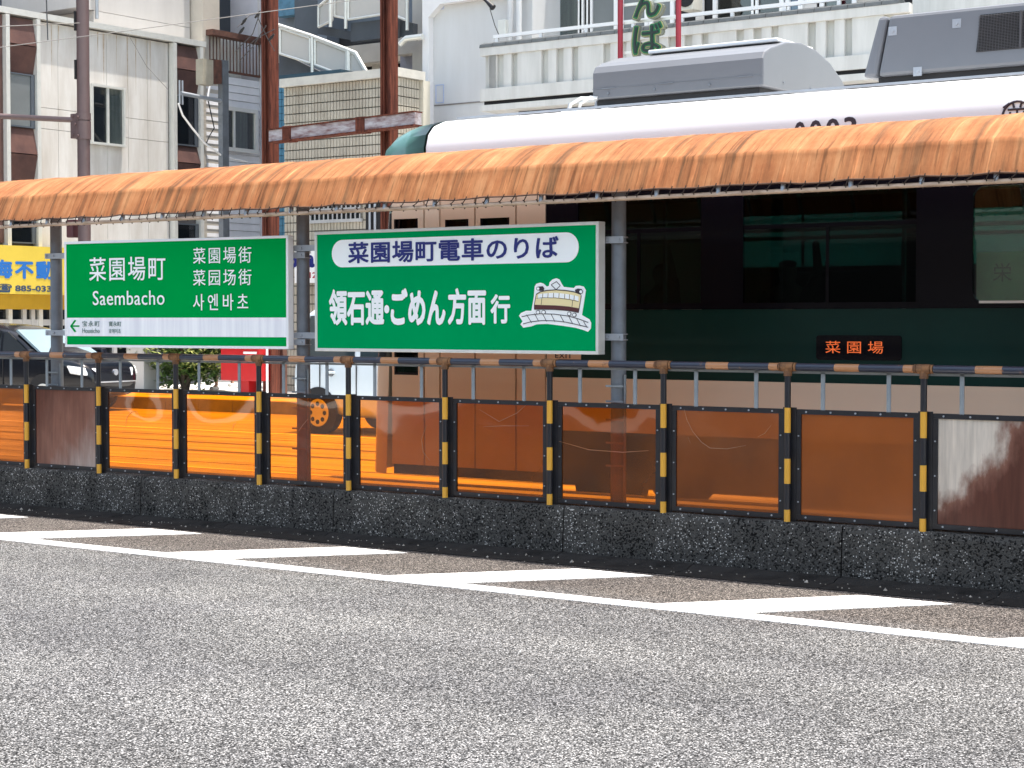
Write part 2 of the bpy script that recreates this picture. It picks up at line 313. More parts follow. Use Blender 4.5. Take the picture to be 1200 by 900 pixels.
# a sign standing on a vertical plane, front facing local -Y
class Board:
    def __init__(s, root, origin, rz):
        s.root = root; s.o = Vector(origin); s.x = Vector((math.cos(rz), math.sin(rz), 0)); s.n = Vector((math.sin(rz), -math.cos(rz), 0))
    def hit(s, px, py):
        r = ray(px, py); t = (s.o - CP).dot(s.n) / r.dot(s.n); p = CP + r * t - s.o
        return p.dot(s.x), p.z
    def text(s, body, pxa, pya, pxb, pyb, m, bold=0, spacing=1.0, y=-.004, name='lettering', depth=.0015):
        mx, my = (pxa+pxb)/2, (pya+pyb)/2
        u0 = s.hit(pxa, my)[0]; u1 = s.hit(pxb, my)[0]; v1 = s.hit(mx, pya)[1]; v0 = s.hit(mx, pyb)[1]
        me = text_mesh(body, u1-u0, v1-v0, bold, spacing, depth)
        return link(name, me, m, s.root, loc=((u0+u1)/2, y, (v0+v1)/2))
    def rect(s, pxa, pya, pxb, pyb):
        mx, my = (pxa+pxb)/2, (pya+pyb)/2
        return s.hit(pxa, my)[0], s.hit(mx, pyb)[1], s.hit(pxb, my)[0], s.hit(mx, pya)[1]
    def poly(s, pts, m, y, name, d=.0015):
        q = [s.hit(*p) for p in pts]
        return MB().prism(q, lambda a, b, c: (a, c, b), y, y - d).obj(name, m, s.root)

# ================================================================== SETTING
YF = 9.89            # road face of the platform wall
XL, XR = -17.0, 3.0  # the stretch of platform that is built
ZP = .30             # platform floor
struct(MB().add([(-400,-400,-.02),(400,-400,-.02),(400,600,-.02),(-400,600,-.02)], [(0,1,2,3)]).obj('ground', M_conc))
struct(MB().add([(-120,-3.2,0),(60,-3.2,0),(60,10.3,0),(-120,10.3,0)], [(0,1,2,3)]).obj('road', M_asph))
struct(MB().add([(-120,10.3,0),(60,10.3,0),(60,22.4,0),(-120,22.4,0)], [(0,1,2,3)]).obj('track_road', M_track))
struct(MB().box(-120,-9,-.01, 60,-3.2,.14).obj('near_pavement', M_conc))
# far pavement and its kerb stones
struct(MB().box(-120,22.62,-.01, 60,60,.2).obj('far_pavement', mat('far_pavement_slabs',(.74,.72,.68),.8,var=.08,scale=2)))
M_kerb = mat('kerb_stone', (.30,.28,.25), .85, var=.2, scale=3)
fk = thing('kerb', 'grey stone kerb along the far pavement behind the orange panels', 'kerb', (-60, 22.4, 0))
km = MB().box(.008, 0, 0, .992, .22, .205).mesh('kerb_stone')
for i in range(76): link('kerb_stone', km, M_kerb, fk, loc=(20 + i * .8 - 0.0, 0, 0)).scale.x = .8
# rails, four steel strips
M_rail = mat('rail_steel', (.55,.50,.45), .3, .7, var=.1)
for i, y in enumerate((11.87, 12.93, 15.55, 16.6)):
    t = MB().box(-110, y-.035, -.005, 50, y+.035, .012).box(-110, y+.05, -.005, 50, y+.09, .006).obj('tram_rail', M_rail)
    tag(t, ['steel tram rail nearest the platform, partly under the tram', 'second steel tram rail from the platform, under the tram',
            'third steel tram rail from the platform, in the open track', 'farthest steel tram rail from the platform'][i], 'rail', 'tram rails in the paving')
# transverse paving joints and slabs of the track bed
sm = MB()
for j, y in enumerate((14.3, 17.5)):
    sm.box(-110, y, .001, 50, y+.03, .0035)
struct(sm.obj('paving_joint', mat('dark_joint', (.10,.08,.06), .9, var=.2)))
struct(MB().box(-110, 19.0-.6, .001, 50, 18.55, .005).obj('lane_line', M_mark))
# road markings
struct(MB().box(-60, 8.385, .0, 30, 8.545, .004).obj('edge_line', M_mark))
hm = MB()
for k in range(-16, 6):
    x = -4.51 + 1.905 * k
    hm.prism([(x-.55, 8.546), (x, 8.546), (x+.78, 9.475), (x+.23, 9.475)], lambda a, b, c: (a, b, c), 0, .004)
struct(hm.obj('hatch_marking', M_mark))

# ------------------------------------------------------------------ platform, gutter, wall
struct(MB().box(XL, YF+.16, -.01, XR, 11.05, ZP).obj('platform', M_plat))
struct(MB().box(XL, 11.052, -.01, XR, 11.13, ZP+.003).obj('platform_edge', mat('platform_edge_paint', (.72,.70,.64), .7, var=.08, scale=4)))
wall = thing('platform_wall', 'low dark exposed aggregate concrete wall below the orange fence', 'wall', (-8.55, YF, 0))
def block(x0, x1):
    bm = bmesh.new(); nx = 24; rnd = random.Random(int(x0*100))
    prof = [(0.0, 0), (0.0, .10), (.006, .2), (.01, .30), (.022, .335), (.155, .338), (.155, 0)]
    rows = []
    for i in range(nx+1):
        x = x0 + (x1-x0)*i/nx
        rows.append([bm.verts.new((x, y + (rnd.uniform(-.004,.004) if 0 < i < nx and j < 5 else 0), z + (rnd.uniform(-.005,.003) if j in (3,4) and 0<i<nx else 0))) for j, (y, z) in enumerate(prof)])
    for i in range(nx):
        for j in range(len(prof)-1): bm.faces.new((rows[i][j], rows[i+1][j], rows[i+1][j+1], rows[i][j+1]))
    bm.faces.new(rows[0]); bm.faces.new(rows[-1]); bmesh.ops.recalc_face_normals(bm, faces=bm.faces)
    me = bpy.data.meshes.new('concrete_block'); bm.to_mesh(me); bm.free(); return me
for k in range(-4, 6):
    x = k * 1.98
    link('concrete_block', block(x+.005, x+1.975), M_agg, wall)
gut = thing('gutter', 'dark concrete gutter strip running along the foot of the platform wall', 'gutter', (-8.55, YF, 0))
gm = MB().prism([(0,-.005),(0,.035),(-.05,.03),(-.10,.012),(-.32,.006),(-.32,-.005)], lambda a, b, c: (c, a, b), .004, .986).mesh('gutter_stone')
for k in range(-9, 12): link('gutter_stone', gm, M_gut, gut, loc=(k*.99, 0, 0))

# ------------------------------------------------------------------ fence
BX, SP = -4.10, .868
fy = YF + .045
fence = thing('platform_fence', 'low fence of orange acrylic panels between black and yellow pipe posts along the platform', 'fence', (BX, fy, .335))
M_post = banded('post_hazard_paint', 2, .309, .49, .256, (.010,.011,.017), (.66,.34,.035), thr=.66, top=.75)
M_railp = banded('rail_hazard_paint', 0, .434, .36, .28, (.028,.034,.055), (.42,.20,.09), thr=.60, rust=(.20,.10,.055), rough=.28)
M_tee = mat('rusty_fitting', (.26,.12,.045), .75, col2=(.05,.022,.015), scale=22)
M_strap = mat('grey_baluster', (.25,.28,.30), .6, var=.15, scale=8)
ZR = .937  # rail above the wall top
PTOP = .681
rail = MB()
for k in range(-14, 8):
    x = k*SP; rail.tube([(x+.062, 0, ZR), (x+SP-.062, 0, ZR)], .0235, 14)
rail.obj('top_rail', M_railp, fence)
MB().box(-14*SP, .03, ZR-.040, 8*SP, .05, ZR-.026).obj('lower_rail', M_strap, fence)
tee = MB().tube([(-.040,0,0),(.040,0,0)], .0285, 14).tube([(0,0,-.055),(0,0,0)], .0255, 14).tube([(-.058,0,0),(-.045,0,0)], .0265, 14).tube([(.045,0,0),(.058,0,0)], .0265, 14).mesh('tee_fitting')
pm = MB().tube([(0,0,-.02),(0,0,ZR-.05)], .0195, 14).mesh('post')
pf = MB()
for k in range(-14, 9):
    link('post', pm, M_post, fence, loc=(k*SP, 0, 0)); link('tee_fitting', tee, M_tee, fence, loc=(k*SP, 0, ZR))
fm = MB()
x0, x1, fw, d0, d1 = .045, SP-.045, .030, .030, .046
fm.box(x0, d0, .012, x1, d1, .012+fw).box(x0, d0, PTOP-fw, x1, d1, PTOP).box(x0, d0, .012+fw+.0005, x0+fw, d1, PTOP-fw-.0005).box(x1-fw, d0, .012+fw+.0005, x1, d1, PTOP-fw-.0005)
fm.box(.0005, d0-.003, 0, x0-.0005, d1-.012, PTOP+.01).box(x1+.0005, d0-.003, 0, SP-.0005, d1-.012, PTOP+.01)   # flat bars behind the post
frame_me = fm.mesh('panel_frame')
bolt = MB()
for i in range(5):
    for z in (.028, PTOP-.015): bolt.tube([(.11+i*.16, .030, z), (.11+i*.16, .024, z)], .006, 6)
for i in range(3):
    for x in (x0+.015, x1-.015): bolt.tube([(x, .030, .12+i*.2), (x, .024, .12+i*.2)], .005, 6)
bolt_me = bolt.mesh('bolt')
bal = MB().box(-.013, .030, PTOP-.004, .013, .037, ZR-.02).mesh('baluster')
# panes: bulged a little, each with its own warp
def pane(seed, amp):
    rnd = random.Random(seed); nx, nz = 18, 14; a = [rnd.uniform(-1,1) for _ in range(6)]
    vs = []; fs = []
    for j in range(nz+1):
        for i in range(nx+1):
            u, v = i/nx, j/nz
            e = math.sin(math.pi*u)*math.sin(math.pi*v)
            y = .038 + amp*e*(a[0] + .7*a[1]*math.sin(5*u+3*a[2]) + .7*a[3]*math.cos(6*v+3*a[4]+2*u))
            vs.append((.06+(SP-.12)*u, y, .03+(PTOP-.06)*v))
    for j in range(nz):
        for i in range(nx): fs.append((j*(nx+1)+i, j*(nx+1)+i+1, (j+1)*(nx+1)+i+1, (j+1)*(nx+1)+i))
    return MB().add(vs, fs, True).mesh('acrylic_panel')
G_clear = glass_mat('orange_acrylic', (.85,.24,.003), .03, .9, bump=.015, bscale=3, haze=.06, hazecol=(.8,.22,.02))
G_clear2 = glass_mat('orange_acrylic_smoked', (.80,.24,.012), .03, .5, bump=.06, bscale=3, haze=.2, hazecol=(.74,.20,.008))
G_dull = glass_mat('orange_acrylic_dull', (.62,.19,.03), .12, .5, bump=.1, bscale=3, haze=.5, hazecol=(.60,.155,.014))
G_opaq = glass_mat('orange_acrylic_opaque', (.5,.16,.03), .25, .5, bump=.2, bscale=3, haze=.80, hazecol=(.58,.15,.016))
def clouded(nm='clouded_acrylic', bias=0.0, pale=(.78,.70,.60), flip=1):
    """a pane gone milky: pale bloom in a patch of its own, reddish brown elsewhere"""
    m, t, n, l, b = nt(nm); out = n['Material Output']; tc = n.new('ShaderNodeTexCoord')
    mp = n.new('ShaderNodeMapping'); mp.inputs['Scale'].default_value = (2.2, .2, 1.1); mp.inputs['Rotation'].default_value = (0, R(-25), 0); l.new(tc.outputs['Object'], mp.inputs[0])
    no = n.new('ShaderNodeTexNoise'); no.inputs['Scale'].default_value = 1.5; no.inputs['Detail'].default_value = 7; no.inputs['Roughness'].default_value = .6; l.new(mp.outputs[0], no.inputs['Vector'])
    sx = n.new('ShaderNodeSeparateXYZ'); l.new(tc.outputs['Object'], sx.inputs[0])
    # bloom stronger away from the lower right corner of the pane
    ma = n.new('ShaderNodeMath'); ma.operation = 'MULTIPLY_ADD'; l.new(sx.outputs['Z'], ma.inputs[0]); ma.inputs[1].default_value = .85*flip+bias; l.new(no.outputs['Fac'], ma.inputs[2])
    mb = n.new('ShaderNodeMath'); mb.operation = 'MULTIPLY_ADD'; l.new(sx.outputs['X'], mb.inputs[0]); mb.inputs[1].default_value = -.75*flip; l.new(ma.outputs[0], mb.inputs[2])
    cr = n.new('ShaderNodeValToRGB'); l.new(mb.outputs[0], cr.inputs[0]); e = cr.color_ramp.elements
    e[0].position = .40 if flip > 0 else .05; e[0].color = (.13,.045,.03,1); e[1].position = .66 if flip > 0 else 1.0; e[1].color = (*pale,1); x = e.new(.52); x.color = (.26,.12,.085,1)
    fi = n.new('ShaderNodeTexNoise'); fi.inputs['Scale'].default_value = 40; fi.inputs['Detail'].default_value = 4
    mp2 = n.new('ShaderNodeMapping'); mp2.inputs['Scale'].default_value = (1,1,.08); l.new(tc.outputs['Object'], mp2.inputs[0]); l.new(mp2.outputs[0], fi.inputs['Vector'])
    mr = n.new('ShaderNodeMapRange'); l.new(fi.outputs['Fac'], mr.inputs[0]); mr.inputs[1].default_value = .3; mr.inputs[2].default_value = .7; mr.inputs[3].default_value = .75; mr.inputs[4].default_value = 1.1
    mu = n.new('ShaderNodeMix'); mu.data_type = 'RGBA'; mu.blend_type = 'MULTIPLY'; mu.inputs[0].default_value = 1; l.new(cr.outputs[0], mu.inputs[6]); l.new(mr.outputs[0], mu.inputs[7])
    l.new(mu.outputs[2], b.inputs['Base Color']); b.inputs['Roughness'].default_value = .28
    tl = n.new('ShaderNodeBsdfTranslucent'); l.new(mu.outputs[2], tl.inputs[0])
    mx = n.new('ShaderNodeMixShader'); mx.inputs[0].default_value = .3; l.new(b.outputs[0], mx.inputs[1]); l.new(tl.outputs[0], mx.inputs[2]); l.new(mx.outputs[0], out.inputs[0])
    return m
G_cloud = clouded(); G_cloud2 = clouded('clouded_brown_acrylic', -.15, (.46,.38,.34), -.9)
# bay k runs from post k to post k+1; post 0 is the one at px 1077
kinds = {0: (G_cloud, 'milky clouded reddish acrylic panel right of the opaque orange one'), -1: (G_opaq, 'opaque dull orange acrylic panel'),
         -2: (G_dull, 'dull orange acrylic panel with curved reflections'), -3: (G_clear2, 'smoky see-through orange panel below the right post'), -4: (G_clear2, 'smoky see-through orange panel with wavy reflections'),
         -5: (G_clear, None), -6: (G_clear, None), -7: (G_clear, None), -8: (G_clear, None),
         -9: (G_cloud2, 'milky brown clouded panel in front of the black car'), -10: (G_dull, None)}
for k in range(-14, 8):
    m_, lb = kinds.get(k, (G_clear2 if k % 2 else G_dull, None))
    link('acrylic_panel', pane(k+50, .007 if m_ is not G_opaq else .002), m_, fence, loc=(k*SP, 0, 0), label=lb)
    link('panel_frame', frame_me, M_black, fence, loc=(k*SP, 0, 0))
    link('bolt', bolt_me, M_galv, fence, loc=(k*SP, 0, 0), kind='stuff')
    for u in (.25, .735): link('baluster', bal, M_strap, fence, loc=((k+u)*SP, 0, 0))

def scratch(pts, m=None, w=.0022):
    P_ = [atY(x, y, fy+.030) for x, y in pts]
    MB().tube([p - Vector((BX, fy, .335)) for p in P_], [w*.4] + [w]*(len(P_)-2) + [w*.4], 5).obj('scratch', m or M_scr, fence)
M_scr = mat('torn_film_edge', (.42,.20,.09), .5)
for pts in ([(147,500),(149,489),(154,483),(160,482),(164,489)], [(220,498),(220,491)], [(272,505),(274,498),(277,495)], [(350,505),(355,498),(361,491)], [(426,511),(426,503)],
            [(802,480),(805,492),(812,506),(822,518),(832,525),(852,526),(874,522)], [(888,512),(896,508),(904,498)], [(562,480),(585,494),(606,484),(616,475)], [(655,517),(690,527),(730,530),(760,528)], [(806,512),(809,519)],
            [(500,498),(494,515),(496,530),(504,540)], [(566,500),(590,499),(620,499)]): scratch(pts)
# grit and litter washed into the gutter
rnd = random.Random(21); pbm = MB()
for _ in range(420):
    x = rnd.uniform(-13, 0); y = YF - abs(rnd.gauss(0, .16)) - .01; r_ = rnd.uniform(.002, .007) if rnd.random() < .95 else rnd.uniform(.008, .016)
    c_ = Vector((x, y, .012 if y > YF-.3 else .004)); a_ = rnd.uniform(0, 3)
    q_ = [c_+Vector((math.cos(a_+k*1.57)*r_*rnd.uniform(.7,1.5), math.sin(a_+k*1.57)*r_, 0)) for k in range(4)] + [c_+Vector((0,0,r_*1.1))]
    pbm.add(q_, [(0,1,4),(1,2,4),(2,3,4),(3,0,4),(3,2,1,0)])
gt = pbm.obj('grit', mat('pale_grit', (.40,.38,.34), .9, var=.3, scale=30), None, kind='stuff'); gt['label'] = 'pale grit and crumbs of stone scattered along the gutter'; gt['category'] = 'grit'

# ------------------------------------------------------------------ canopy
# rib positions from the photo: every .434 m
can = thing('shelter_canopy', 'long curved canopy of faded stained orange cloth laced to a pipe above the signs', 'canopy', (0, 0, 0))
prof = [(9.735,2.365),(9.747,2.395),(9.775,2.45),(9.800,2.50),(9.825,2.545),(9.836,2.563),(9.862,2.582),(9.92,2.62),(9.99,2.662),(10.08,2.704),(10.22,2.742),(10.36,2.752),(10.5,2.745),(10.64,2.722),(10.78,2.68),(10.90,2.62),(10.96,2.56),(10.985,2.50)]
RS = .434; X_R0 = BX + .05
def canopy_mesh():
    x0, x1 = X_R0 - 28*RS, X_R0 + 15*RS; per = 14; nx = 43*per; vs = []; fs = []; m = len(prof)
    rnd = random.Random(3); ph = [rnd.uniform(.4, 1.5) for _ in range(60)]; sk = [rnd.uniform(-.12,.12) for _ in range(60)]
    for i in range(nx+1):
        x = x0 + RS*i/per; b_ = i//per; u = (i % per)/per; s = math.sin(math.pi*(min(max(u+sk[b_]*math.sin(math.pi*u),0),1)))
        s = s**.8*ph[b_]
        for j, (y, z) in enumerate(prof):
            w = max(0, 1 - j/9.0)
            tz = -.006*s*w - .004*s; ty = .006*s*w
            if j == 5: tz += .004; ty -= .004
            wr = .0018*math.sin(x*37+j*.5)*w + .0012*math.sin(x*91+j*.9)*w - (.004*w if u < .08 or u > .92 else 0)
            vs.append((x, y+ty+wr, z+tz+wr*.5))
    for i in range(nx):
        for j in range(m-1): fs.append((i*m+j, (i+1)*m+j, (i+1)*m+j+1, i*m+j+1))
    return MB().add(vs, fs, True).mesh('canopy_cloth')
cl = link('canopy_cloth', canopy_mesh(), M_cloth, can)
hem = [(X_R0-28*RS + RS*i/14) for i in range(43*14+1)]
me = cl.data; m_ = len(prof)
hp = [me.vertices[i*m_].co.copy() for i in range(len(hem))]
MB().tube([p + Vector((0,-.002,.004)) for p in hp[::2]], .006, 6).obj('hem_rope', mat('brown_rope', (.12,.06,.035), .9, var=.2), can)
ZPIPE, YPIPE = 2.318, 9.755
M_pipe = mat('worn_pipe', (.58,.42,.30), .5, .1, col2=(.30,.20,.13), scale=10, streak=(1,3,3))
MB().tube([(X_R0-28*RS, YPIPE, ZPIPE), (X_R0+15*RS, YPIPE, ZPIPE)], .0145, 10).obj('edge_pipe', M_pipe, can)
MB().tube([(X_R0-28*RS, 10.965, 2.49), (X_R0+15*RS, 10.965, 2.49)], .0145, 10).obj('edge_pipe', M_pipe, can)
rib = MB()
rp = [(YPIPE, ZPIPE)] + [(y+.018, z-.02) for y, z in prof[1:-1]] + [(10.965, 2.49)]
rib.tube([(0, y, z) for y, z in rp], .0155, 8)
rib_me = rib.mesh('rib')
for i in range(44): link('rib', rib_me, M_galv, can, loc=(X_R0-28*RS+i*RS, 0, 0))
# lacing: one cord spiralling from the eyelets of the hem round the pipe
lace = []
n_l = 0
xx = X_R0-28*RS+.05; rnd = random.Random(11)
cord = MB()
while xx < X_R0+15*RS-.15:
    i = min(len(hp)-1, int((xx-(X_R0-28*RS))/RS*14)); h = hp[i]
    lean = rnd.uniform(.012,.04)
    pts = [h+Vector((0,.0,.02)), h+Vector((0,-.012,.0))]
    for a in range(0, 360, 45):
        an = R(100 - a)
        pts.append(Vector((h.x - lean - .004*a/90, YPIPE - .019*math.cos(R(a)), ZPIPE + .019*math.sin(R(60-a)))))
    cord.tube(pts, .0036, 5)
    xx += rnd.uniform(.082,.112)
cord.obj('lacing_cord', mat('dark_cord', (.045,.028,.02), .9, var=.2), can, kind='stuff')
# posts of the shelter
def post_mesh():
    b = MB(); b.tube([(0,0,0),(0,0,2.18),(0,.03,2.27),(0,.12,2.35),(0,.45,2.39)], [.052,.047,.046,.046,.046], 20)
    return b.mesh('shelter_post')
POSTS = []
for px in (66.5, 355.5, 725):
    p = atY(px, 380, 10.09); POSTS.append(p.x)
pme = post_mesh()
for i, x in enumerate(POSTS + [POSTS[2] + 3.6, POSTS[2]+7.2]):
    link('shelter_post', pme, [M_galvd, M_galvd, M_galv, M_galv, M_galv][i], can, loc=(x, 10.09, ZP-.01))
    # hooks of the conduit straps beside the lower post
    c = MB().tube([(x+.062, 10.07, ZP), (x+.062, 10.07, 1.2)], .009, 8)
    for z in (.6,.75,.9,1.02,1.12): c.box(x-.058, 10.025, z, x+.075, 10.035, z+.012)
    c.obj('conduit', M_strap, can)

# ------------------------------------------------------------------ sign boards
def board_sign(nm, label, cat, ox, yfront, w, z0, z1, rz, thick, m_face, m_frame, fr):
    root = thing(nm, label, cat, (ox, yfront, z0), rz)
    b = MB().box(fr*.6, .004, fr*.6, w-fr*.6, thick-.004, z1-z0-fr*.6); b.obj('panel_body', m_frame, root)
    f = MB(); h = z1-z0
    f.box(0, -.006, 0, w, thick, fr).box(0, -.006, h-fr, w, thick, h).box(0, -.006, fr+.0005, fr, thick, h-fr-.0005).box(w-fr, -.006, fr+.0005, w, thick, h-fr-.0005)
    f.obj('frame', m_frame, root, .003)
    box('sign_face', m_face, root, (fr, .0, fr), (w-fr, .0035, h-fr))
    return root
# sign 2: "菜園場町電車のりば"
YS2 = 9.93
a = atY(369, 272, YS2); b_ = atY(702, 259, YS2); c_ = atY(702, 416, YS2)
zb, zt = (atY(369,411,YS2).z + c_.z)/2, (a.z + b_.z)/2
s2 = board_sign('tram_stop_sign', 'large green sign with navy lettering on a white band and a small tram drawing', 'sign', a.x, YS2, b_.x-a.x, zb, zt, 0, .075, M_green2, M_alu, .022)
B2 = Board(s2, (a.x, YS2, zb), 0)
def q2(zx, zy): return 340 + zx/3, 240 + zy/3
# white pill
u0, v0 = B2.hit(*q2(147, 172)); u1, v1 = B2.hit(*q2(1015, 150)); vt = B2.hit(*q2(580, 110))[1]; vb = B2.hit(*q2(580, 211))[1]
rr = (vt-vb)/2; pts = []
for k in range(17): an = R(-90 + 180*k/16); pts.append((u1-rr+rr*math.cos(an), (vt+vb)/2+rr*math.sin(an)))
for k in range(17): an = R(90 + 180*k/16); pts.append((u0+rr+rr*math.cos(an), (vt+vb)/2+rr*math.sin(an)))
MB().prism(pts, lambda a, b, c: (a, c, b), 0, -.0015).obj('white_band', M_swhite, s2)
def T2(body, za, ya, zb_, yb, m, **k): B2.text(body, *q2(za, ya), *q2(zb_, yb), m, **k)
T2('菜園場町電車のりば', 205, 120, 945, 198, M_navy, bold=.021, spacing=1.06)
T2('領石通', 138, 296, 332, 424, M_swhite, bold=.034, spacing=1.0)
T2('・', 332, 352, 350, 382, M_swhite, bold=.06)
T2('ごめん', 355, 292, 548, 424, M_swhite, bold=.042, spacing=1.0)
T2('方面', 556, 292, 690, 422, M_swhite, bold=.034, spacing=1.05)
T2('行', 706, 314, 775, 418, M_swhite, bold=.03)
# the little tram drawing
def q3(zx, zy): return 600 + zx/12, 320 + zy/12
def P3(pts, m, y, name): B2.poly([q3(*p) for p in pts], m, y, name)
def S3(pts, m, y, w=.0035, name='drawn_line'):
    b = MB(); q = [B2.hit(*q3(*p)) for p in pts]
    for (x0, z0), (x1, z1) in zip(q, q[1:]):
        d = Vector((x1-x0, z1-z0)); L = d.length
        if L < 1e-6: continue
        nx, nz = -d.y/L*w/2, d.x/L*w/2
        b.prism([(x0+nx,z0+nz),(x1+nx,z1+nz),(x1-nx,z1-nz),(x0-nx,z0-nz)], lambda a, b_, c: (a, c, b_), y, y-.0008)
    b.obj(name, m, s2)
P3([(100,600),(130,560),(200,530),(275,530),(310,330),(320,190),(345,150),(400,135),(450,150),(490,190),(520,180),(530,130),(570,90),(625,72),(670,90),(700,150),(730,195),(870,210),(900,180),(950,175),(1010,190),(1040,240),(1030,310),(985,590),(1090,650),(1115,700),(1110,780),(1070,825),(1000,800),(900,770),(700,740),(500,715),(350,720),(270,750),(160,768),(120,720),(150,680)], M_swhite, 0, 'drawing_backing')
top = [(345,300),(400,265),(500,243),(625,236),(760,245),(880,265),(975,300)]
P3([(320,450),(345,300)] + top[1:-1] + [(978,315),(945,495),(800,470),(620,455),(450,450)], M_cream, -.0016, 'drawn_body')
P3([(315,445),(450,450),(620,455),(800,470),(945,495),(940,555),(800,530),(620,515),(450,510),(318,510)], M_maroon, -.0026, 'drawn_skirt')
wl = [(372,300),(445,288),(520,282),(598,278),(675,283),(755,292),(822,300),(888,315),(950,330)]
for (x0,y0),(x1,y1) in zip(wl, wl[1:]):
    P3([(x0,y0),(x1-10,y1),(x1-12,y1+68),(x0-4,y0+62)], M_swhite, -.0028, 'drawn_window')
S3(top, M_ink, -.0036, .006)
S3([(345,300),(318,450),(318,510),(450,510),(620,515),(800,530),(940,555),(978,315)], M_ink, -.0036, .004)
S3([(350,355),(450,345),(620,350),(800,370),(940,400)], M_ink, -.0036, .003)
S3([(425,350),(415,445)], M_ink, -.0036, .003); S3([(858,385),(848,475)], M_ink, -.0036, .003)
for x, y in wl[1:-1]: S3([(x-8,y),(x-14,y+66)], M_ink, -.0036, .0025)
S3([(555,165),(630,120),(683,175),(625,235),(555,165)], M_ink, -.0036, .0045)
def disc3(x, y, r, m, yy): P3([(x+r*math.cos(R(a)), y+r*math.sin(R(a))) for a in range(0,360,24)], m, yy, 'drawn_disc')
P3([(380,190),(440,185),(458,215),(450,250),(390,250)], M_ink, -.0036, 'drawn_lamp'); disc3(372,218,26,M_ink,-.0038); disc3(372,218,19,M_swhite,-.0048)
P3([(890,235),(930,218),(990,225),(975,290),(900,272)], M_ink, -.0036, 'drawn_lamp'); disc3(975,262,28,M_ink,-.0038); disc3(975,262,21,M_swhite,-.0048)
for x, y in ((372,550),(450,550),(810,572),(882,588)): disc3(x,y,30,M_ink,-.0036); disc3(x,y,22,M_swhite,-.0048)
S3([(140,615),(240,590),(400,572),(600,578),(800,605),(940,645),(1075,695)], M_ink, -.003, .0045)
S3([(160,715),(270,685),(420,668),(600,672),(760,690),(900,720),(1075,762)], M_ink, -.003, .0045)
for x0,y0,x1,y1 in ((210,585,280,700),(320,570,380,680),(435,575,490,680),(550,570,608,685),(680,590,738,695),(800,605,858,715),(915,645,968,745),(1010,680,1060,765)):
    S3([(x0,y0),(x1,y1)], M_ink, -.003, .004)
# sign 1: "菜園場町 Saembacho"
RZ1 = R(5.0)
p1 = atY(338, 274, 9.94)
xdir = Vector((math.cos(RZ1), math.sin(RZ1), 0))
tmp = Board(None, p1, RZ1)
uL, vL = tmp.hit(75.5, 285); vB = tmp.hit(337, 411)[1]; vB2 = tmp.hit(75.5, 405)[1]
org = p1 + xdir*uL; org.z = p1.z + (vB+vB2)/2; zt1 = p1.z + (vL+0)/2
s1 = board_sign('station_name_sign', 'green and white station name sign with white Japanese, Latin and Korean lettering', 'sign', org.x, org.y, -uL, org.z, zt1, RZ1, .06, M_green, M_white, .020)
B1 = Board(s1, (org.x, org.y, org.z), RZ1)
def q1(zx, zy): return 60 + zx/4, 250 + zy/4
def T1(body, za, ya, zb_, yb, m, **k): B1.text(body, *q1(za, ya), *q1(zb_, yb), m, **k)
W1, H1 = -uL, zt1-org.z
vs1 = B1.hit(*q1(585, 489))[1]; vs0 = B1.hit(*q1(585, 578))[1]
box('white_strip', M_sstain, s1, (.0205, -.0016, vs0), (W1-.0205, -.0002, vs1))
T1('菜園場町', 180, 203, 537, 316, M_swhite, bold=.006, spacing=1.16)
T1('Saembacho', 197, 362, 533, 430, M_swhite, bold=.004, spacing=1.06)
T1('菜園場街', 667, 158, 940, 235, M_swhite, bold=.003, spacing=1.26)
T1('菜园场街', 667, 262, 940, 338, M_swhite, bold=.003, spacing=1.26)
T1('사 엔 바 초', 667, 377, 925, 455, M_swhite, bold=.004, spacing=.95)
T1('宝永町', 148, 504, 229, 530, M_inkgreen, spacing=1.25)
T1('Houeicho', 148, 539, 229, 561, M_inkgreen)
T1('寶永町', 272, 506, 330, 530, M_inkgreen)
T1('호에이초', 272, 541, 328, 563, M_inkgreen)
def poly1(pts, m, y): B1.poly([q1(*p) for p in pts], m, y, 'arrow', .0012)
poly1([(92,525),(133,525),(133,532),(92,532)], M_green, -.0018)
poly1([(90,528),(112,499),(119,503),(99,529)], M_green, -.0034); poly1([(90,529),(99,528),(119,553),(112,558)], M_green, -.0034)
# clamps that hold the signs to the shelter posts
def clamp(parent_root, wx, wz, x_from, wy=10.09):
    inv = Matrix.Translation(parent_root.location) @ parent_root.rotation_euler.to_matrix().to_4x4(); inv.invert()
    b = MB(); z = wz
    b.box(min(x_from, wx-.06), wy-.068, z-.022, max(x_from, wx+.075), wy-.060, z+.022)
    for dx in (-.03, .055): b.tube([(wx+dx-.01, wy-.069, z), (wx+dx-.01, wy-.078, z)], .009, 8)
    b.tube([(wx+.057*math.cos(R(a)), wy+.057*math.sin(R(a)), z-.018) for a in range(-90, 271, 24)], .004, 5, False)
    b.tube([(wx+.057*math.cos(R(a)), wy+.057*math.sin(R(a)), z+.018) for a in range(-90, 271, 24)], .004, 5, False)
    b.v = [tuple(inv @ Vector(v)) for v in b.v]
    b.obj('clamp', M_galv, parent_root)
for py in (281, 395):
    z = atY(725, py, 10.05).z; clamp(s2, POSTS[2], z, b_.x-.02)
for py in (291, 393):
    z = atY(355, py, 10.05).z; clamp(s2, POSTS[1], z, a.x+.03); 
    e = org + xdir*W1; clamp(s1, POSTS[1], z-.004 if False else z-.05, e.x-.02)
for py in (300, 390):
    z = atY(68, py, 10.05).z; clamp(s1, POSTS[0], z, org.x+.03)

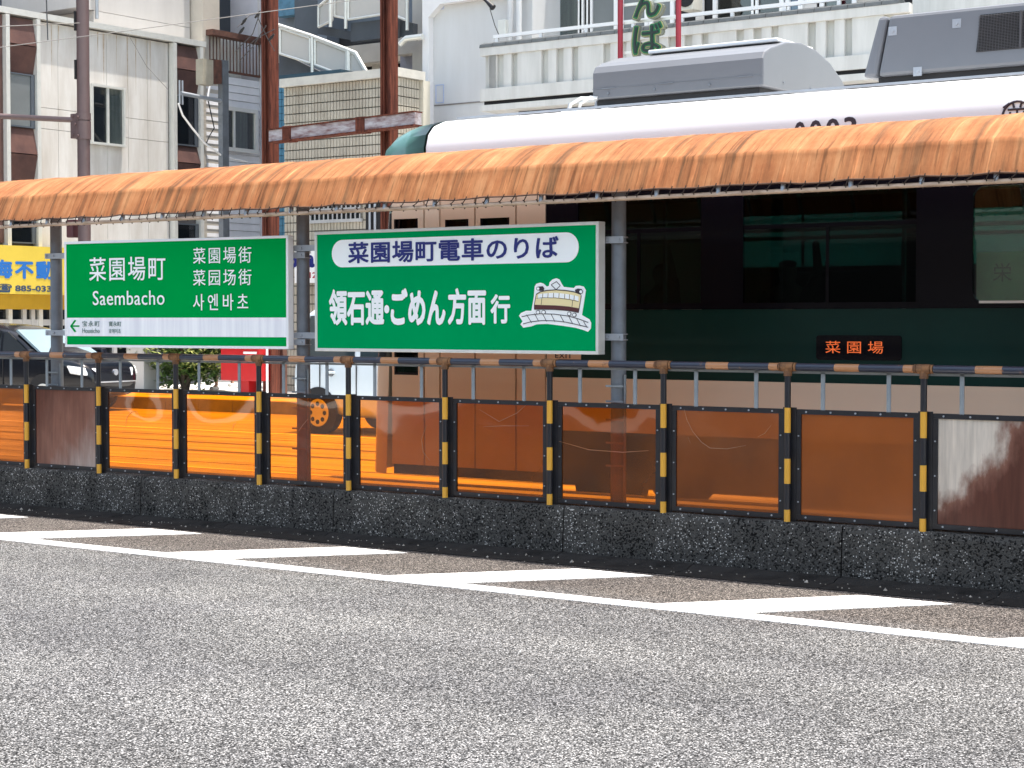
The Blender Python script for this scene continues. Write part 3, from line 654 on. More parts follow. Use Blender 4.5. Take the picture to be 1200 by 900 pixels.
def skin_obj(name, pts, edges, rad_, m, root):
    bm = bmesh.new(); lay = bm.verts.layers.skin.verify()
    vs = [bm.verts.new(p) for p in pts]
    for v, r_ in zip(vs, rad_): v[lay].radius = (r_, r_)
    vs[0][lay].use_root = True
    for a_, b__ in edges: bm.edges.new((vs[a_], vs[b__]))
    me = bpy.data.meshes.new(name); bm.to_mesh(me); bm.free()
    o = link(name, me, m, root); o.modifiers.new('skin', 'SKIN').use_smooth_shade = True
    s2_ = o.modifiers.new('sub', 'SUBSURF'); s2_.levels = s2_.render_levels = 2
    return o
# ================================================================== TRAM
TX0, TX1 = -9.12, 6.0; TY0, TY1 = 11.2, 13.6; TC = 12.4
M_tgreen = mat('tram_dark_green', (.004,.036,.031), .35, var=.15, scale=1, spec=.2)
M_tblack = mat('tram_gloss_black', (.004,.004,.008), .2, var=.1, scale=1, spec=.2)
M_tbeige = mat('tram_beige', (.82,.66,.50), .4, var=.03, scale=.8, coat=.1)
M_troof = mat('tram_roof_white', (.72,.73,.74), .3, var=.02, scale=1)
M_tmint = mat('tram_mint', (.07,.185,.165), .3, var=.03, coat=.3)
M_tgrey = mat('tram_equipment_grey', (.15,.158,.172), .4, var=.05, scale=1)
M_under = mat('tram_underframe', (.02,.02,.022), .7, var=.2)
G_tram = glass_mat('tram_tinted_glass', (.20,.37,.345), .01, .28)
G_tdoor = glass_mat('tram_door_glass', (.42,.66,.58), .01, .9, ior=1.7)
tram = thing('tram', 'dark green and beige tram with white roof standing behind the platform', 'tram', (TX0, TC, 0))
def TXp(px, Y=TY0): return atY(px, 400, Y).x - TX0
def tz(px, py, Y=TY0): return atY(px, py, Y).z
hw = 1.2
L = TX1 - TX0
ZB, ZBELT, ZW0, ZW1, ZEAVE = .34, 1.132, 1.66, 2.42, 2.62
front = TXp(640)
def rounded(x0, x1, z0, z1, r, n=5):
    p = []
    for cx, cz, a0 in ((x1-r,z1-r,0),(x0+r,z1-r,90),(x0+r,z0+r,180),(x1-r,z0+r,270)):
        for k in range(n+1): an = R(a0+90*k/n); p.append((cx+r*math.cos(an), cz+r*math.sin(an)))
    return p
# side sheets (near and far), built as pieces between the openings
def side(yo, sgn, name_suffix=None):
    th = .04
    ZW0 = 1.66 if sgn > 0 else 1.98
    yA, yB = (yo, yo + sgn*th)
    # openings: (x0, x1, z0, z1)
    d = []
    xs_w = [(TXp(735-60), TXp(823)), (TXp(868), TXp(1075)), (TXp(1137), TXp(1137)+1.15)]
    x = xs_w[-1][1] + .35
    while x + 1.5 < L - .5: xs_w.append((x, x+1.45)); x += 1.9
    if sgn < 0:   # far side: its own rhythm of windows
        xs_w = []; x = front - 1.2 + 1.25
        while x + 1.9 < L - .3: xs_w.append((x, x+1.75)); x += 1.9
    box('skirt_panel', M_tbeige, tram, (front, yA, .74), (L, yB, ZBELT-.001))
    box('lower_skirt', M_under, tram, (front, yA+sgn*.012, ZB), (L, yB, .738))
    box('waist_panel', M_tgreen, tram, (front, yA, ZBELT), (L, yB, ZW0-.03))
    box('waist_strip', M_tblack, tram, (front, yA-sgn*.002, ZW0-.029), (L, yB, ZW0))
    box('upper_panel', M_tblack, tram, (front, yA, ZW1), (L, yB, ZEAVE))
    e = [front] + [v for w in xs_w for v in w] + [L]
    for i in range(0, len(e), 2):
        if e[i+1] - e[i] > .005: box('window_pillar', M_tblack, tram, (e[i], yA, ZW0+.0005), (e[i+1], yB, ZW1-.0005))
    for i, (a0, a1) in enumerate(xs_w):
        g = box('window_pane', G_tdoor if i == 2 else G_tram, tram, (a0, yA+sgn*.014, ZW0), (a1, yA+sgn*.018, ZW1))
        f = MB()
        zz = ZW0+.52
        if i != 2: f.box(a0, yA+sgn*.008, zz, a1, yA+sgn*.013, zz+.028).box((a0+a1)/2-.012, yA+sgn*.008, ZW0+.003, (a0+a1)/2+.012, yA+sgn*.0125, zz-.001)
        fr = .014
        f.box(a0, yA+sgn*.001, ZW0, a0+fr, yA+sgn*.0135, ZW1).box(a1-fr, yA+sgn*.001, ZW0, a1, yA+sgn*.0135, ZW1).box(a0+fr, yA+sgn*.001, ZW0, a1-fr, yA+sgn*.0135, ZW0+fr)
        f.obj('window_frame', M_tblack, tram)
        if i == 2:
            rad_ = .07; o_ = rounded(a0+.012, a1-.012, ZW0+.012, ZW1-.012, rad_); n_ = len(o_); sq = [(a1, ZW1)]*6 + [(a0, ZW1)]*6 + [(a0, ZW0)]*6 + [(a1, ZW0)]*6
            y_ = yA-sgn*.003
            MB().add([(x_, y_, z_) for x_, z_ in o_] + [(x_, y_, z_) for x_, z_ in sq] + [(x_, yA+sgn*.012, z_) for x_, z_ in o_], [f_ for k_ in range(n_) for f_ in ((k_, (k_+1)%n_, n_+(k_+1)%n_, n_+k_), (k_, (k_+1)%n_, 2*n_+(k_+1)%n_, 2*n_+k_))]).obj('corner_seal', M_tblack, tram)
            MB().box(a0+.06, yA-sgn*.012, ZW0+.002, a1-.06, yA-sgn*.0035, ZW0+.018).obj('sill_trim', M_alu, tram)
    return xs_w
XS = side(-hw, 1)
side(hw, -1)
# front section: beige door leaves with windows, from px 453 to 640
M_tbrown = mat('tram_door_beige', (.74,.54,.38), .4, var=.03, scale=.8, coat=.1)
seams = [TXp(p) for p in (453, 497, 515.5, 556.5, 604.5, 640)]
mats_f = [M_tbeige, M_tbeige, M_tbrown, M_tbrown, M_tbrown]
for (x0, x1), mm in zip(zip(seams, seams[1:]), mats_f):
    if x0 < .1: continue
for i, ((x0, x1), mm) in enumerate(zip(zip(seams, seams[1:]), mats_f)):
    if i == 0: x0 = .05
    g = .008
    dl = None
    if i in (0, 2, 3):
        # leaf with a window: four pieces round the opening
        zl, zh = (1.125, 2.35) if i == 0 else (1.62, 2.33)
        wx0, wx1 = x0 + .03 if i == 0 else x0 + .05, x1 - .06
        b = MB(); y0, y1 = -hw, -hw+.04
        b.box(x0+g, y0, .42, x1-g, y1, zl).box(x0+g, y0, zh, x1-g, y1, ZEAVE).box(x0+g, y0, zl+.0005, wx0, y1, zh-.0005).box(wx1, y0, zl+.0005, x1-g, y1, zh-.0005)
        dl = b.obj('door_leaf' if i else 'cab_side', mm, tram)
        b = MB().box(wx0, y0+.012, zl, wx1, y0+.017, zh).obj('pane', G_tram, dl)
        fr = .02
        MB().box(wx0, y0+.002, zl, wx0+fr, y0+.011, zh).box(wx1-fr, y0+.002, zl, wx1, y0+.011, zh).box(wx0+fr, y0+.002, zl, wx1-fr, y0+.011, zl+fr).obj('gasket', M_tblack, dl)
    else:
        box('door_leaf', mm, tram, (x0+g, -hw, .42), (x1-g, -hw+.04, ZEAVE))
    box('door_step', M_under, tram, (x0, -hw+.03, ZB), (x1, -hw+.05, .418))
box('door_backing', M_tblack, tram, (.3, -hw+.045, ZBELT-.4), (seams[-1], -hw+.05, 1.22))
box('far_front_side', M_tbeige, tram, (.05, hw-.04, ZB), (front-.001, hw, ZEAVE))
# rounded nose
nose = []; segs = 14
for k in range(segs+1):
    a_ = math.pi*(k/segs) ; yy = -hw*math.cos(a_); xx_ = .05 - .42*math.sin(a_)**.8
    nose.append((xx_, yy))
def nose_band(z0, z1, t0, t1, m, name):
    vs = []; n_ = len(nose)
    for x_, y_ in nose: vs.append((x_+t0, y_, z0))
    for x_, y_ in nose: vs.append((x_+t1, y_, z1))
    MB().add(vs, [(i, i+1, n_+i+1, n_+i) for i in range(n_-1)], True).obj(name, m, tram)
nose_band(ZB, 1.24, -.05, -.02, M_tbeige, 'nose'); nose_band(1.24, 2.4, -.02, .10, M_tblack, 'windscreen'); nose_band(2.4, ZEAVE, .10, .16, M_tmint, 'destination_band')
# interior: floor, seats, far grab rails, passengers' shadows are only seats
box('floor', M_under, tram, (.1, -hw+.05, .38), (L, hw-.05, .44))
box('ceiling', mat('tram_ceiling', (.25,.25,.25), .8), tram, (.1, -hw+.05, 2.56), (L, hw-.05, 2.6))
M_seat = mat('seat_moquette', (.02,.03,.06), .9)
seat = MB().box(-.22, -.24, .42, .22, .24, .52).box(-.22, .17, .521, .22, .26, 1.18).mesh('seat')
for k in range(int((L-2)/.75)):
    for y in (-.9, .82):
        o = link('seat', seat, M_seat, tram, bevel=.02, loc=(2.0+k*.75, y, .42)); o.rotation_euler.z = 0 if y > 0 else math.pi
for k in range(7):
    MB().tube([(2.2+k*1.9, -.6, .44), (2.2+k*1.9, -.6, 2.56)], .016, 8).obj('grab_pole', M_galv, tram)
for y_ in (-.6, .6): MB().tube([(1.2, y_, 2.2), (L-.3, y_, 2.2)], .015, 8).obj('grab_rail', M_galv, tram)
# standing passengers seen as silhouettes through the dark glass
M_pskin = mat('passenger_skin', (.30,.19,.14), .6); M_pdark = mat('passenger_dark_cloth', (.02,.022,.03), .9); M_pgrey = mat('passenger_grey_cloth', (.07,.075,.08), .9); M_phair = mat('passenger_hair', (.01,.008,.007), .6)
for px_, lb, mc, rz_ in ((923, 'standing passenger in dark clothes behind the large middle tram window', M_pdark, .4), (776, 'standing passenger in grey clothes behind the tram window right of the green sign', M_pgrey, -.5)):
    p = atY(px_, 330, 13.0)
    pe = thing('person', lb, 'person', (p.x, 13.0, .44), rz_)
    skin_obj('body', [(0,0,.88),(0,0,1.05),(0,0,1.22),(0,0,1.34),(0,0,1.41),(0,-.01,1.49),(0,-.01,1.56),(-.16,0,1.31),(-.21,.0,1.08),(-.18,-.14,.92),(.16,0,1.31),(.24,-.05,1.5),(.22,-.10,1.74),(-.09,0,.84),(-.10,0,.46),(-.10,.02,.08),(-.10,-.12,.03),(.09,0,.84),(.10,0,.46),(.10,.02,.08),(.10,-.12,.03)],
        [(0,1),(1,2),(2,3),(3,4),(4,5),(5,6),(3,7),(7,8),(8,9),(3,10),(10,11),(11,12),(0,13),(13,14),(14,15),(15,16),(0,17),(17,18),(18,19),(19,20)], [.13,.12,.13,.08,.05,.088,.078,.055,.04,.03,.055,.04,.03,.085,.06,.04,.035,.085,.06,.04,.035], M_pskin, pe)
    skin_obj('jacket', [(0,0,.86),(0,0,1.08),(0,0,1.28),(-.17,0,1.30),(-.22,0,1.08),(-.18,-.13,.94),(.17,0,1.30),(.25,-.05,1.48)], [(0,1),(1,2),(2,3),(3,4),(4,5),(2,6),(6,7)], [.155,.145,.135,.07,.055,.045,.07,.055], mc, pe)
    skin_obj('trousers', [(0,0,.88),(-.09,0,.80),(-.10,0,.46),(-.10,.02,.12),(.09,0,.80),(.10,0,.46),(.10,.02,.12)], [(0,1),(1,2),(2,3),(0,4),(4,5),(5,6)], [.14,.10,.075,.055,.10,.075,.055], M_pdark, pe)
    skin_obj('hair', [(0,.015,1.53),(0,.0,1.59)], [(0,1)], [.095,.082], M_phair, pe)
# roof
rprof = [(-hw, ZEAVE-.0), (-hw, 2.90), (-hw+.03, 3.00), (-hw+.10, 3.07), (-hw+.22, 3.115), (-hw+.36, 3.135), (-.5, 3.15), (0, 3.16)]
rprof = rprof + [(-y, z) for y, z in rprof[-2::-1]]
def roofpart(x0, x1, m, name, nose_=False):
    xs = [x0, x1] if not nose_ else [x0, x0+.05, x0+.14, x0+.28, x0+.5, x1]
    vs = []; n_ = len(rprof)
    for x in xs:
        if nose_:
            t = min(1, (x-x0)/.5); s = math.sqrt(max(0, 1-(1-t)**2)); s = .55+.45*s
        else: s = 1
        for y, z in rprof:
            vs.append((x, y*(.80+.20*s), ZEAVE + (z-ZEAVE)*s))
    MB().add(vs, [(i*n_+j, i*n_+j+1, (i+1)*n_+j+1, (i+1)*n_+j) for i in range(len(xs)-1) for j in range(n_-1)] + [tuple(range(n_))], True).obj(name, m, tram)
rx = TXp(497)
roofpart(-.12, rx, M_tmint, 'front_cowl', True)
MB().prism(rprof, lambda a, b, c: (c, a, b), rx+.004, L, False).obj('roof', M_troof, tram).data.polygons.foreach_set('use_smooth', [True]*0 or [False]*len(bpy.data.objects['roof'].data.polygons))
ro = bpy.data.objects['roof']; md = ro.modifiers.new('bevel', 'BEVEL'); md.width = .03; md.segments = 3; md.limit_method = 'ANGLE'; md.angle_limit = R(12)
for p in ro.data.polygons: p.use_smooth = True
box('roof_gutter', M_galv, tram, (rx+.1, -hw+.30, 3.137), (L, -hw+.33, 3.152))
# equipment box with arched section
bx0, bx1 = atY(700, 100, 11.85).x - TX0, -6.1 - TX0
bprof = [(-.62,3.24),(-.62,3.44),(-.59,3.49),(-.50,3.53),(-.25,3.60),(0,3.625),(.25,3.60),(.5,3.53),(.70,3.43),(.86,3.31),(.90,3.24)]
MB().prism(bprof, lambda a, b, c: (c, a, b), bx0, bx1).obj('roof_equipment_cover', M_tgrey, tram, .012)
for p in bpy.data.objects['roof_equipment_cover'].data.polygons: p.use_smooth = False
box('equipment_frame', M_under, tram, (bx0+.02, -.58, 3.155), (bx1-.05, .8, 3.239))
box('cover_cap', M_troof, tram, (bx0+.3, -.30, 3.603), (bx1-.05, .3, 3.632), .008)
cb = MB()
for u in (.1,.45,.9): cb.box(bx0+(bx1-bx0)*u-.06, -.626, 3.315, bx0+(bx1-bx0)*u+.06, -.619, 3.322)
cb.box(bx0, -.6225, 3.318, bx1, -.6195, 3.321)
for u in (.1,.38,.7): cb.tube([(bx0+(bx1-bx0)*u, -.62, 3.28),(bx0+(bx1-bx0)*u, -.63, 3.28)], .010, 8)
for y_ in (-.3,.15): cb.tube([(bx1, y_, 3.30),(bx1+.008, y_, 3.30)], .009, 8)
cb.obj('cover_latch', M_galvd, tram)
# pantograph hoses and small gear on the roof, left of the box
hose = MB()
for dx in (0,.09): hose.tube([(bx0-.10+dx-.12, -.62, 3.15), (bx0-.10+dx-.09, -.63, 3.22), (bx0-.10+dx, -.63, 3.26), (bx0+.02+dx*.3, -.62, 3.25)], .013, 8)
hose.obj('hose', M_alu, tram)
box('roof_tray', M_troof, tram, (TXp(607), -.62, 3.153), (TXp(640)-.02, -.5, 3.19))
ins = MB()
for u in (0,.25,.5): ins.tube([(TXp(611)+u, -.55, 3.19),(TXp(611)+u, -.55, 3.24)], [.02,.006], 8)
ins.tube([(TXp(648)+.1,-.6,3.15),(TXp(648)+.1,-.6,3.19)], [.07,.03], 12)
ins.obj('insulator', M_galv, tram)
# air conditioner
ax0 = -5.34 - TX0; ax1 = ax0 + 3.2
def acpt(x0, x1, m, name, sl):
    vs = [(x0, -.60, 3.24),(x1, -.60, 3.24),(x1, .60, 3.24),(x0, .60, 3.24),(x0+sl, -.56, 3.66),(x1, -.56, 3.66),(x1, .56, 3.66),(x0+sl, .56, 3.66)]
    if name == 'air_conditioner_end': vs[5] = (x1+.065-.0, -.56, 3.66); vs[6] = (x1+.065, .56, 3.66)
    return MB().add(vs, [(0,3,2,1),(4,5,6,7),(0,1,5,4),(1,2,6,5),(2,3,7,6),(3,0,4,7)]).obj(name, m, tram, .025)
acpt(ax0, ax0+.105, M_tgrey, 'air_conditioner_end', .10)
vs = acpt(ax0+.115, ax1, M_tgrey, 'air_conditioner', .065)
box('air_conditioner_base', M_under, tram, (ax0+.1, -.55, 3.155), (ax1-.1, .55, 3.239))
def acy(z): return -.60+.04*(z-3.24)/.42
ac = MB()
for px, py in ((1045,36),(1120,27),(1076,84)):
    p = atY(px, py, 11.81); x_ = p.x-TX0; z_ = p.z
    ac = MB(); ac.box(x_-.03, acy(z_)-.006, z_-.03, x_+.03, acy(z_)+.002, z_+.03).tube([(x_, acy(z_)-.005, z_),(x_, acy(z_)-.015, z_)], .012, 8); ac.obj('latch_plate', M_galv, tram)
gx0 = atY(1144, 45, 11.81).x - TX0
gr = MB().add([(gx0,acy(3.35)-.003,3.35),(gx0+1.3,acy(3.35)-.003,3.35),(gx0+1.3,acy(3.60)-.003,3.60),(gx0+.02,acy(3.60)-.003,3.60)], [(0,1,2,3)]).obj('grille_opening', M_under, tram)
gs = MB()
for i in range(24):
    z_ = 3.355+i*.0102; gs.tube([(gx0+.01, acy(z_)-.008, z_),(gx0+1.3, acy(z_)-.008, z_)], .0018, 4)
for i in range(64):
    x_ = gx0+.015+i*.02; gs.tube([(x_, acy(3.352)-.008, 3.352),(x_+.004, acy(3.6)-.008, 3.598)], .0015, 4)
gs.box(gx0+.30, acy(3.35)-.014, 3.352, gx0+.312, acy(3.35)-.004+.02, 3.598)
gs.obj('grille', mat('grille_dark_wire', (.07,.07,.075), .5), tram)
# number and emblem on the roof side
TB = Board(tram, (TX0, TC, 0), 0)
TBn = Board(tram, (TX0, TY0, 0), 0)
def Ttext(body, pa, pb, h, z_top, m, bold):
    u0 = TBn.hit(pa, 145)[0]; u1 = TBn.hit(pb, 145)[0]
    me = text_mesh(body, u1-u0, h, bold, 1.35)
    return link('number_lettering', me, m, tram, loc=((u0+u1)/2, -hw-.001, z_top-h/2))
ztop = (tz(950, 142)+tz(1000,137))/2
for i_, (pa_, pb__) in enumerate(((931,944),(949,963),(968,984),(989,1004))): Ttext('0003'[i_], pa_, pb__, .15, tz((pa_+pb__)/2, 142.5-i_*1.9), M_ink, .025)
ex = atY(1192, 140, TY0); er = .105; ez = tz(1188,117)-er
em = MB()
ring = [(ex.x-TX0+er*.9*math.cos(R(a)), -hw-.002, ez+er*.9*math.sin(R(a))) for a in range(0,361,15)]
em.tube(ring, .008, 6)
e0 = ex.x-TX0
for (x0_,z0_,x1_,z1_) in ((-.06,.045,.06,.045),(-.03,.095,-.02,.055),(.03,.095,.02,.055),(-.045,.0,.045,.0),(0,.045,0,-.06),(-.045,.03,-.045,-.05),(.045,.03,.045,-.05),(-.09,.06,-.05,.085),(.09,.06,.05,.085)):
    em.tube([(e0+x0_, -hw-.002, ez+z0_),(e0+x1_, -hw-.002, ez+z1_)], .007, 6)
em.obj('emblem', M_ink, tram)
# destination display with lit amber dots
lx0, lx1 = TXp(957), TXp(1057); lz0, lz1 = tz(1007,422), tz(1007,393)
MB().prism(rounded(lx0, lx1, lz0, lz1, .02), lambda a, b, c: (a, c, b), -hw-.006, -hw+.002).obj('display_housing', M_tblack, tram)
M_led = emit_mat('amber_led', (1,.18,.04), .12)
me = text_mesh('菜園場', (lx1-lx0)*.68, (lz1-lz0)*.50, .0, 1.6, .001)
link('display_lettering', me, M_led, tram, loc=((lx0+lx1)/2-.03, -hw-.0065, (lz0+lz1)/2+.003))
# exit plate
epx = TBn.hit(643, 415)[0]
box('exit_plate', M_tbrown, tram, (TXp(641), -hw-.004, tz(660,421)), (TXp(681), -hw-.0005, tz(660,410)))
link('exit_lettering', text_mesh('EXIT', TXp(671)-TXp(651), .035, .01, 1.1), M_ink, tram, loc=((TXp(671)+TXp(651))/2, -hw-.0042, tz(661,417)))
# calligraphy poster seen behind the door glass, wheels
wx0, wx1 = XS[2]
pb = MB().box(wx0+.0, -hw+.10, ZW0+.02, wx1, -hw+.104, ZW0+.33).obj('window_poster', mat('poster_green', (.42,.66,.36), .6, col2=(.28,.50,.30), scale=5), tram)
link('poster_lettering', text_mesh('栄 刻', .34, .12, .0, 1.4), mat('ink_dark_green', (.05,.12,.08), .6), tram, loc=(wx0+.28, -hw+.098, ZW0+.2))
wh = MB()
for x in (1.7, 3.5, 9.5, 11.3):
    for y in (-.55, .55): wh.tube([(x, y-.05, .32),(x, y+.05, .32)], .31, 20)
wh.obj('wheel', M_under, tram)

# ================================================================== BUILDINGS ACROSS THE STREET
M_wallw = mat('stained_white_panel', (.66,.64,.61), .75, scale=2.2, streak=(1,1.2,.22), col2=(.50,.465,.42), spec=.2)
M_wallw2 = mat('clean_white_wall', (.60,.58,.56), .75, scale=1.0, streak=(1,1,.2), col2=(.50,.48,.46), spec=.2)
M_wallc = mat('cream_wall', (.62,.63,.48), .7, var=.06, scale=1)
M_slate = mat('slate_cladding', (.075,.09,.11), .6, var=.1, scale=1)
M_brown = mat('brown_bay_panel', (.11,.055,.045), .5, col2=(.06,.03,.028), scale=2.5)
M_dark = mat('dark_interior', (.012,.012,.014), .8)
M_greyg = mat('grey_frosted_pane', (.17,.185,.19), .35, var=.1, scale=1)
G_dark = glass_mat('dark_window_glass', (.58,.62,.64), .02, .8)
M_wframe = mat('window_frame_grey', (.50,.50,.50), .4, .2, var=.06)
M_brownp = mat('brown_pole_paint', (.115,.075,.075), .45, var=.08, scale=3)
M_joint = mat('panel_joint', (.22,.20,.19), .9)
M_curt = mat('curtain', (.75,.72,.62), .9, scale=14, streak=(1,1,.05), col2=(.45,.43,.38))

def wallX(X):   # local frame for a facade standing on the plane x = X (looking at us): u = world Y
    class K: pass
    k = K(); k.X = X
    k.p = lambda px, py: (atX(px, py, X).y, atX(px, py, X).z)
    return k
def boxX(name, m, par, X, px0, py0, px1, py1, out0, out1, off=(0,0,0), bevel=0, kind=None, label=None):
    """a box on a facade x = X; px/py = its upper left and lower right corners in the photo, out0..out1 = how far proud"""
    a = atX(px0, py0, X); b = atX(px1, py1, X)
    y0, y1, z1 = a.y, b.y, (a.z + atX(px1, py0 + (py1-py0)*0, X).z*0 + a.z)/2
    return MB().box(X+out0-off[0], y0-off[1], b.z-off[2], X+out1-off[0], y1-off[1], z1-off[2]).obj(name, m, par, bevel, kind=kind, label=label)
def boxY(name, m, par, Y, px0, py0, px1, py1, out0, out1, off=(0,0,0), bevel=0, kind=None, label=None):
    a = atY(px0, py0, Y); b = atY(px1, py1, Y)
    return MB().box(a.x-off[0], Y-out0-off[1], b.z-off[2], b.x-off[0], Y-out1-off[1], a.z-off[2]).obj(name, m, par, bevel, kind=kind, label=label)

# ---- A: the white panelled shop building on the left, facade x = XA
XA = -31.0
yA0, yA1 = atX(0, 30, XA).y - 5, atX(235, 57, XA).y
zA = atX(120, 36, XA).z
A = thing('shop_building', 'stained white panelled shop building with brown bays at the left edge', 'building', (XA, yA1, 0))
OA = (XA, yA1, 0)
MB().box(-6, yA0-yA1, 0, -.06, 0, zA).obj('wall', M_joint, A)
# cladding panels
cols = [40, 68, 92, 125, 150, 173, 197]
ys = [atX(p, 100, XA).y - yA1 for p in cols]
zr = [2.6, atX(60,156,XA).z, atX(60,128,XA).z, zA-.02]
zr = [0.0, 2.45, atX(190,166,XA).z, atX(190,143,XA).z, zA-.03]
for i in range(len(ys)-1):
    for j in range(len(zr)-1):
        o = link('wall_panel', MB().box(-.058, ys[i]+.005, zr[j]+.005, 0, ys[i+1]-.005, zr[j+1]-.005).mesh('wall_panel'), M_wallw, A)
rnd = random.Random(9); M_stain = mat('rust_brown_stain', (.40,.30,.20), .85, scale=6, col2=(.58,.52,.45))
for k in range(9):
    yq = ys[0] + rnd.uniform(.1, (ys[-1]-ys[0])-.2); zq = zA-.05; w_ = rnd.uniform(.02,.06); h_ = rnd.uniform(.4,1.6)
    MB().prism([(yq, zq),(yq+w_, zq),(yq+w_*.7, zq-h_*.6),(yq+w_*.5, zq-h_),(yq+w_*.2, zq-h_*.5)], lambda a, b, c: (c, a, b), .0005, .0025).obj('water_stain', M_stain, A)
MB().box(-.2, yA0-yA1, zA, .14, .05, zA+.13).obj('parapet_cap', M_alu, A)
def bay(pxa, pxb, zw):
    y0, y1 = atX(pxa, 100, XA).y-yA1, atX(pxb, 100, XA).y-yA1
    # white posts at both edges
    for y in (y0, y1): MB().box(-.02, y-.05, 0, .16, y+.05, zA-.02).obj('bay_post', M_alu, A)
    # faceted brown panels and windows between
    def fac(z0, z1, d0, d1, m, nm):
        MB().prism([(0.0, z0),(d0, z0),(d1, z1),(0.0, z1)], lambda a, b, c: (a, c, b), y0+.055, y1-.055).obj(nm, m, A)
    for z0, z1, kind in zw:
        if kind == 'b': 
            zm = (z0+z1)/2
            fac(z0+.01, zm-.01, .03, .16, M_brown, 'brown_panel'); fac(zm+.01, z1-.01, .16, .03, M_brown, 'brown_panel')
        else:
            fac(z0, z1, .02, .02, M_dark, 'window_recess')
            w = MB().box(.05, y0+.06, z0+.03, .06, y1-.16, z1-.03).obj('window', M_greyg if kind == 'g' else G_dark, A)
            MB().box(.04, y1-.16, z0, .09, y1-.06, z1).box(.04, y0+.055, z1-.03, .09, y1-.161, z1).box(.04, y0+.055, z0, .09, y1-.161, z0+.03).obj('window_frame', M_slate, w)
z = lambda px, py: atX(px, py, XA).z
bay(4, 40, [(3.2, z(20,233), 'w'), (z(20,212), z(20,149), 'b'), (z(20,149), z(20,86), 'g'), (z(20,86), zA-.03, 'b')])
bay(200, 231, [(2.6, z(215,262), 'w'), (z(215,212), z(215,171), 'b'), (z(215,171), z(215,112), 'w'), (z(215,112), zA-.03, 'b')])
y0 = atX(4,100,XA).y-yA1
MB().box(-.02, y0-1.6, 3.2, .05, y0-.06, zA-.03).obj('brown_panel', M_brown, A)
# the wide window
def winX(par, O, X, px0, py0, px1, py1, split, m_glass, m_frame, fr=.05, curtain=None):
    a = atX(px0, py0, X); b = atX(px1, py1, X); y0, y1, z1, z0 = a.y-O[1], b.y-O[1], a.z-O[2], b.z-O[2]; x = X-O[0]
    w = MB().box(x+.02, y0, z0, x+.04, y1, z1).obj('window', m_glass, par)
    f = MB().box(x+.041, y0-fr, z1, x+.10, y1+fr, z1+fr).box(x+.041, y0-fr, z0-fr, x+.12, y1+fr, z0).box(x+.041, y0-fr, z0, x+.10, y0, z1).box(x+.041, y1, z0, x+.10, y1+fr, z1)
    ym = y0+(y1-y0)*split; f.box(x+.041, ym-.03, z0, x+.08, ym+.03, z1)
    f.obj('frame', m_frame, w); MB().box(x-.02, y0, z0, x+.005, y1, z1).obj('recess', M_dark, w)
    if curtain:
        cy0, cy1 = y0+(y1-y0)*curtain[0], y0+(y1-y0)*curtain[1]
        MB().box(x+.006, cy0, z0, x+.018, cy1, z1).obj('curtain', M_curt, w)
    return w
winX(A, OA, XA, 106, 101, 142, 170, .5, G_dark, M_alu, curtain=(.52,.98))
# ground floor shop windows below the yellow sign
b = MB(); y0 = atX(0,360,XA).y-yA1-2; y1 = atX(150,360,XA).y-yA1
MB().box(-.05, y0, 0, .06, y1, z(30,356)).obj('shop_front_recess', M_dark, A)
sw = MB().box(.065, y0, .3, .075, y1, z(30,356)-.05).obj('shop_window', G_dark, A)
b = MB()
for px in (-10, 24, 34, 57, 90, 130): yy = atX(px,370,XA).y-yA1; b.box(.077, yy-.05, .1, .14, yy+.05, z(30,356)-.01)
b.box(.078, y0, 1.45, .12, y1, 1.58); b.obj('frame', M_wframe, sw)
# yellow shop sign hung on it
ys0, ys1 = atX(-30,300,XA).y, atX(73,300,XA).y; zs1, zs0 = z(20,289), z(20,345)
YS = thing('yellow_shop_sign', 'yellow shop sign with blue lettering and a telephone number above a shop front', 'sign', (XA+.17, ys0, zs0))
MB().box(0, 0, 0, .25, ys1-ys0, zs1-zs0).obj('sign_box', mat('sign_yellow', (.64,.48,.07), .4, var=.04), YS)
MB().box(0, 0, -.32, .20, ys1-ys0, -.005).obj('awning', mat('awning_ochre', (.42,.24,.01), .5, var=.1), YS)
def XT(body, par, px0, py0, px1, py1, X, O, m, bold=0, spacing=1.0):
    a = atX(px0, (py0+py1)/2, X); b = atX(px1, (py0+py1)/2, X); h = atX((px0+px1)/2, py0, X).z - atX((px0+px1)/2, py1, X).z
    me = text_mesh(body, b.y-a.y, h, bold, spacing, .006)
    o = link('lettering', me, m, par, loc=(X-O[0]+.002, (a.y+b.y)/2-O[1], (a.z+b.z)/2-O[2])); o.rotation_euler.z = R(90); return o
M_blue = mat('print_blue', (.02,.14,.45), .5, var=.03); M_dblue = mat('print_dark_blue', (.03,.06,.12), .5, var=.03)
XT('海不動', YS, -8, 305, 63, 327, XA+.42, (XA+.17, ys0, zs0), M_blue, .04, 1.25)
XT('☎ 885-033', YS, -3, 333, 60, 343, XA+.42, (XA+.17, ys0, zs0), M_dblue, .025, 1.0)

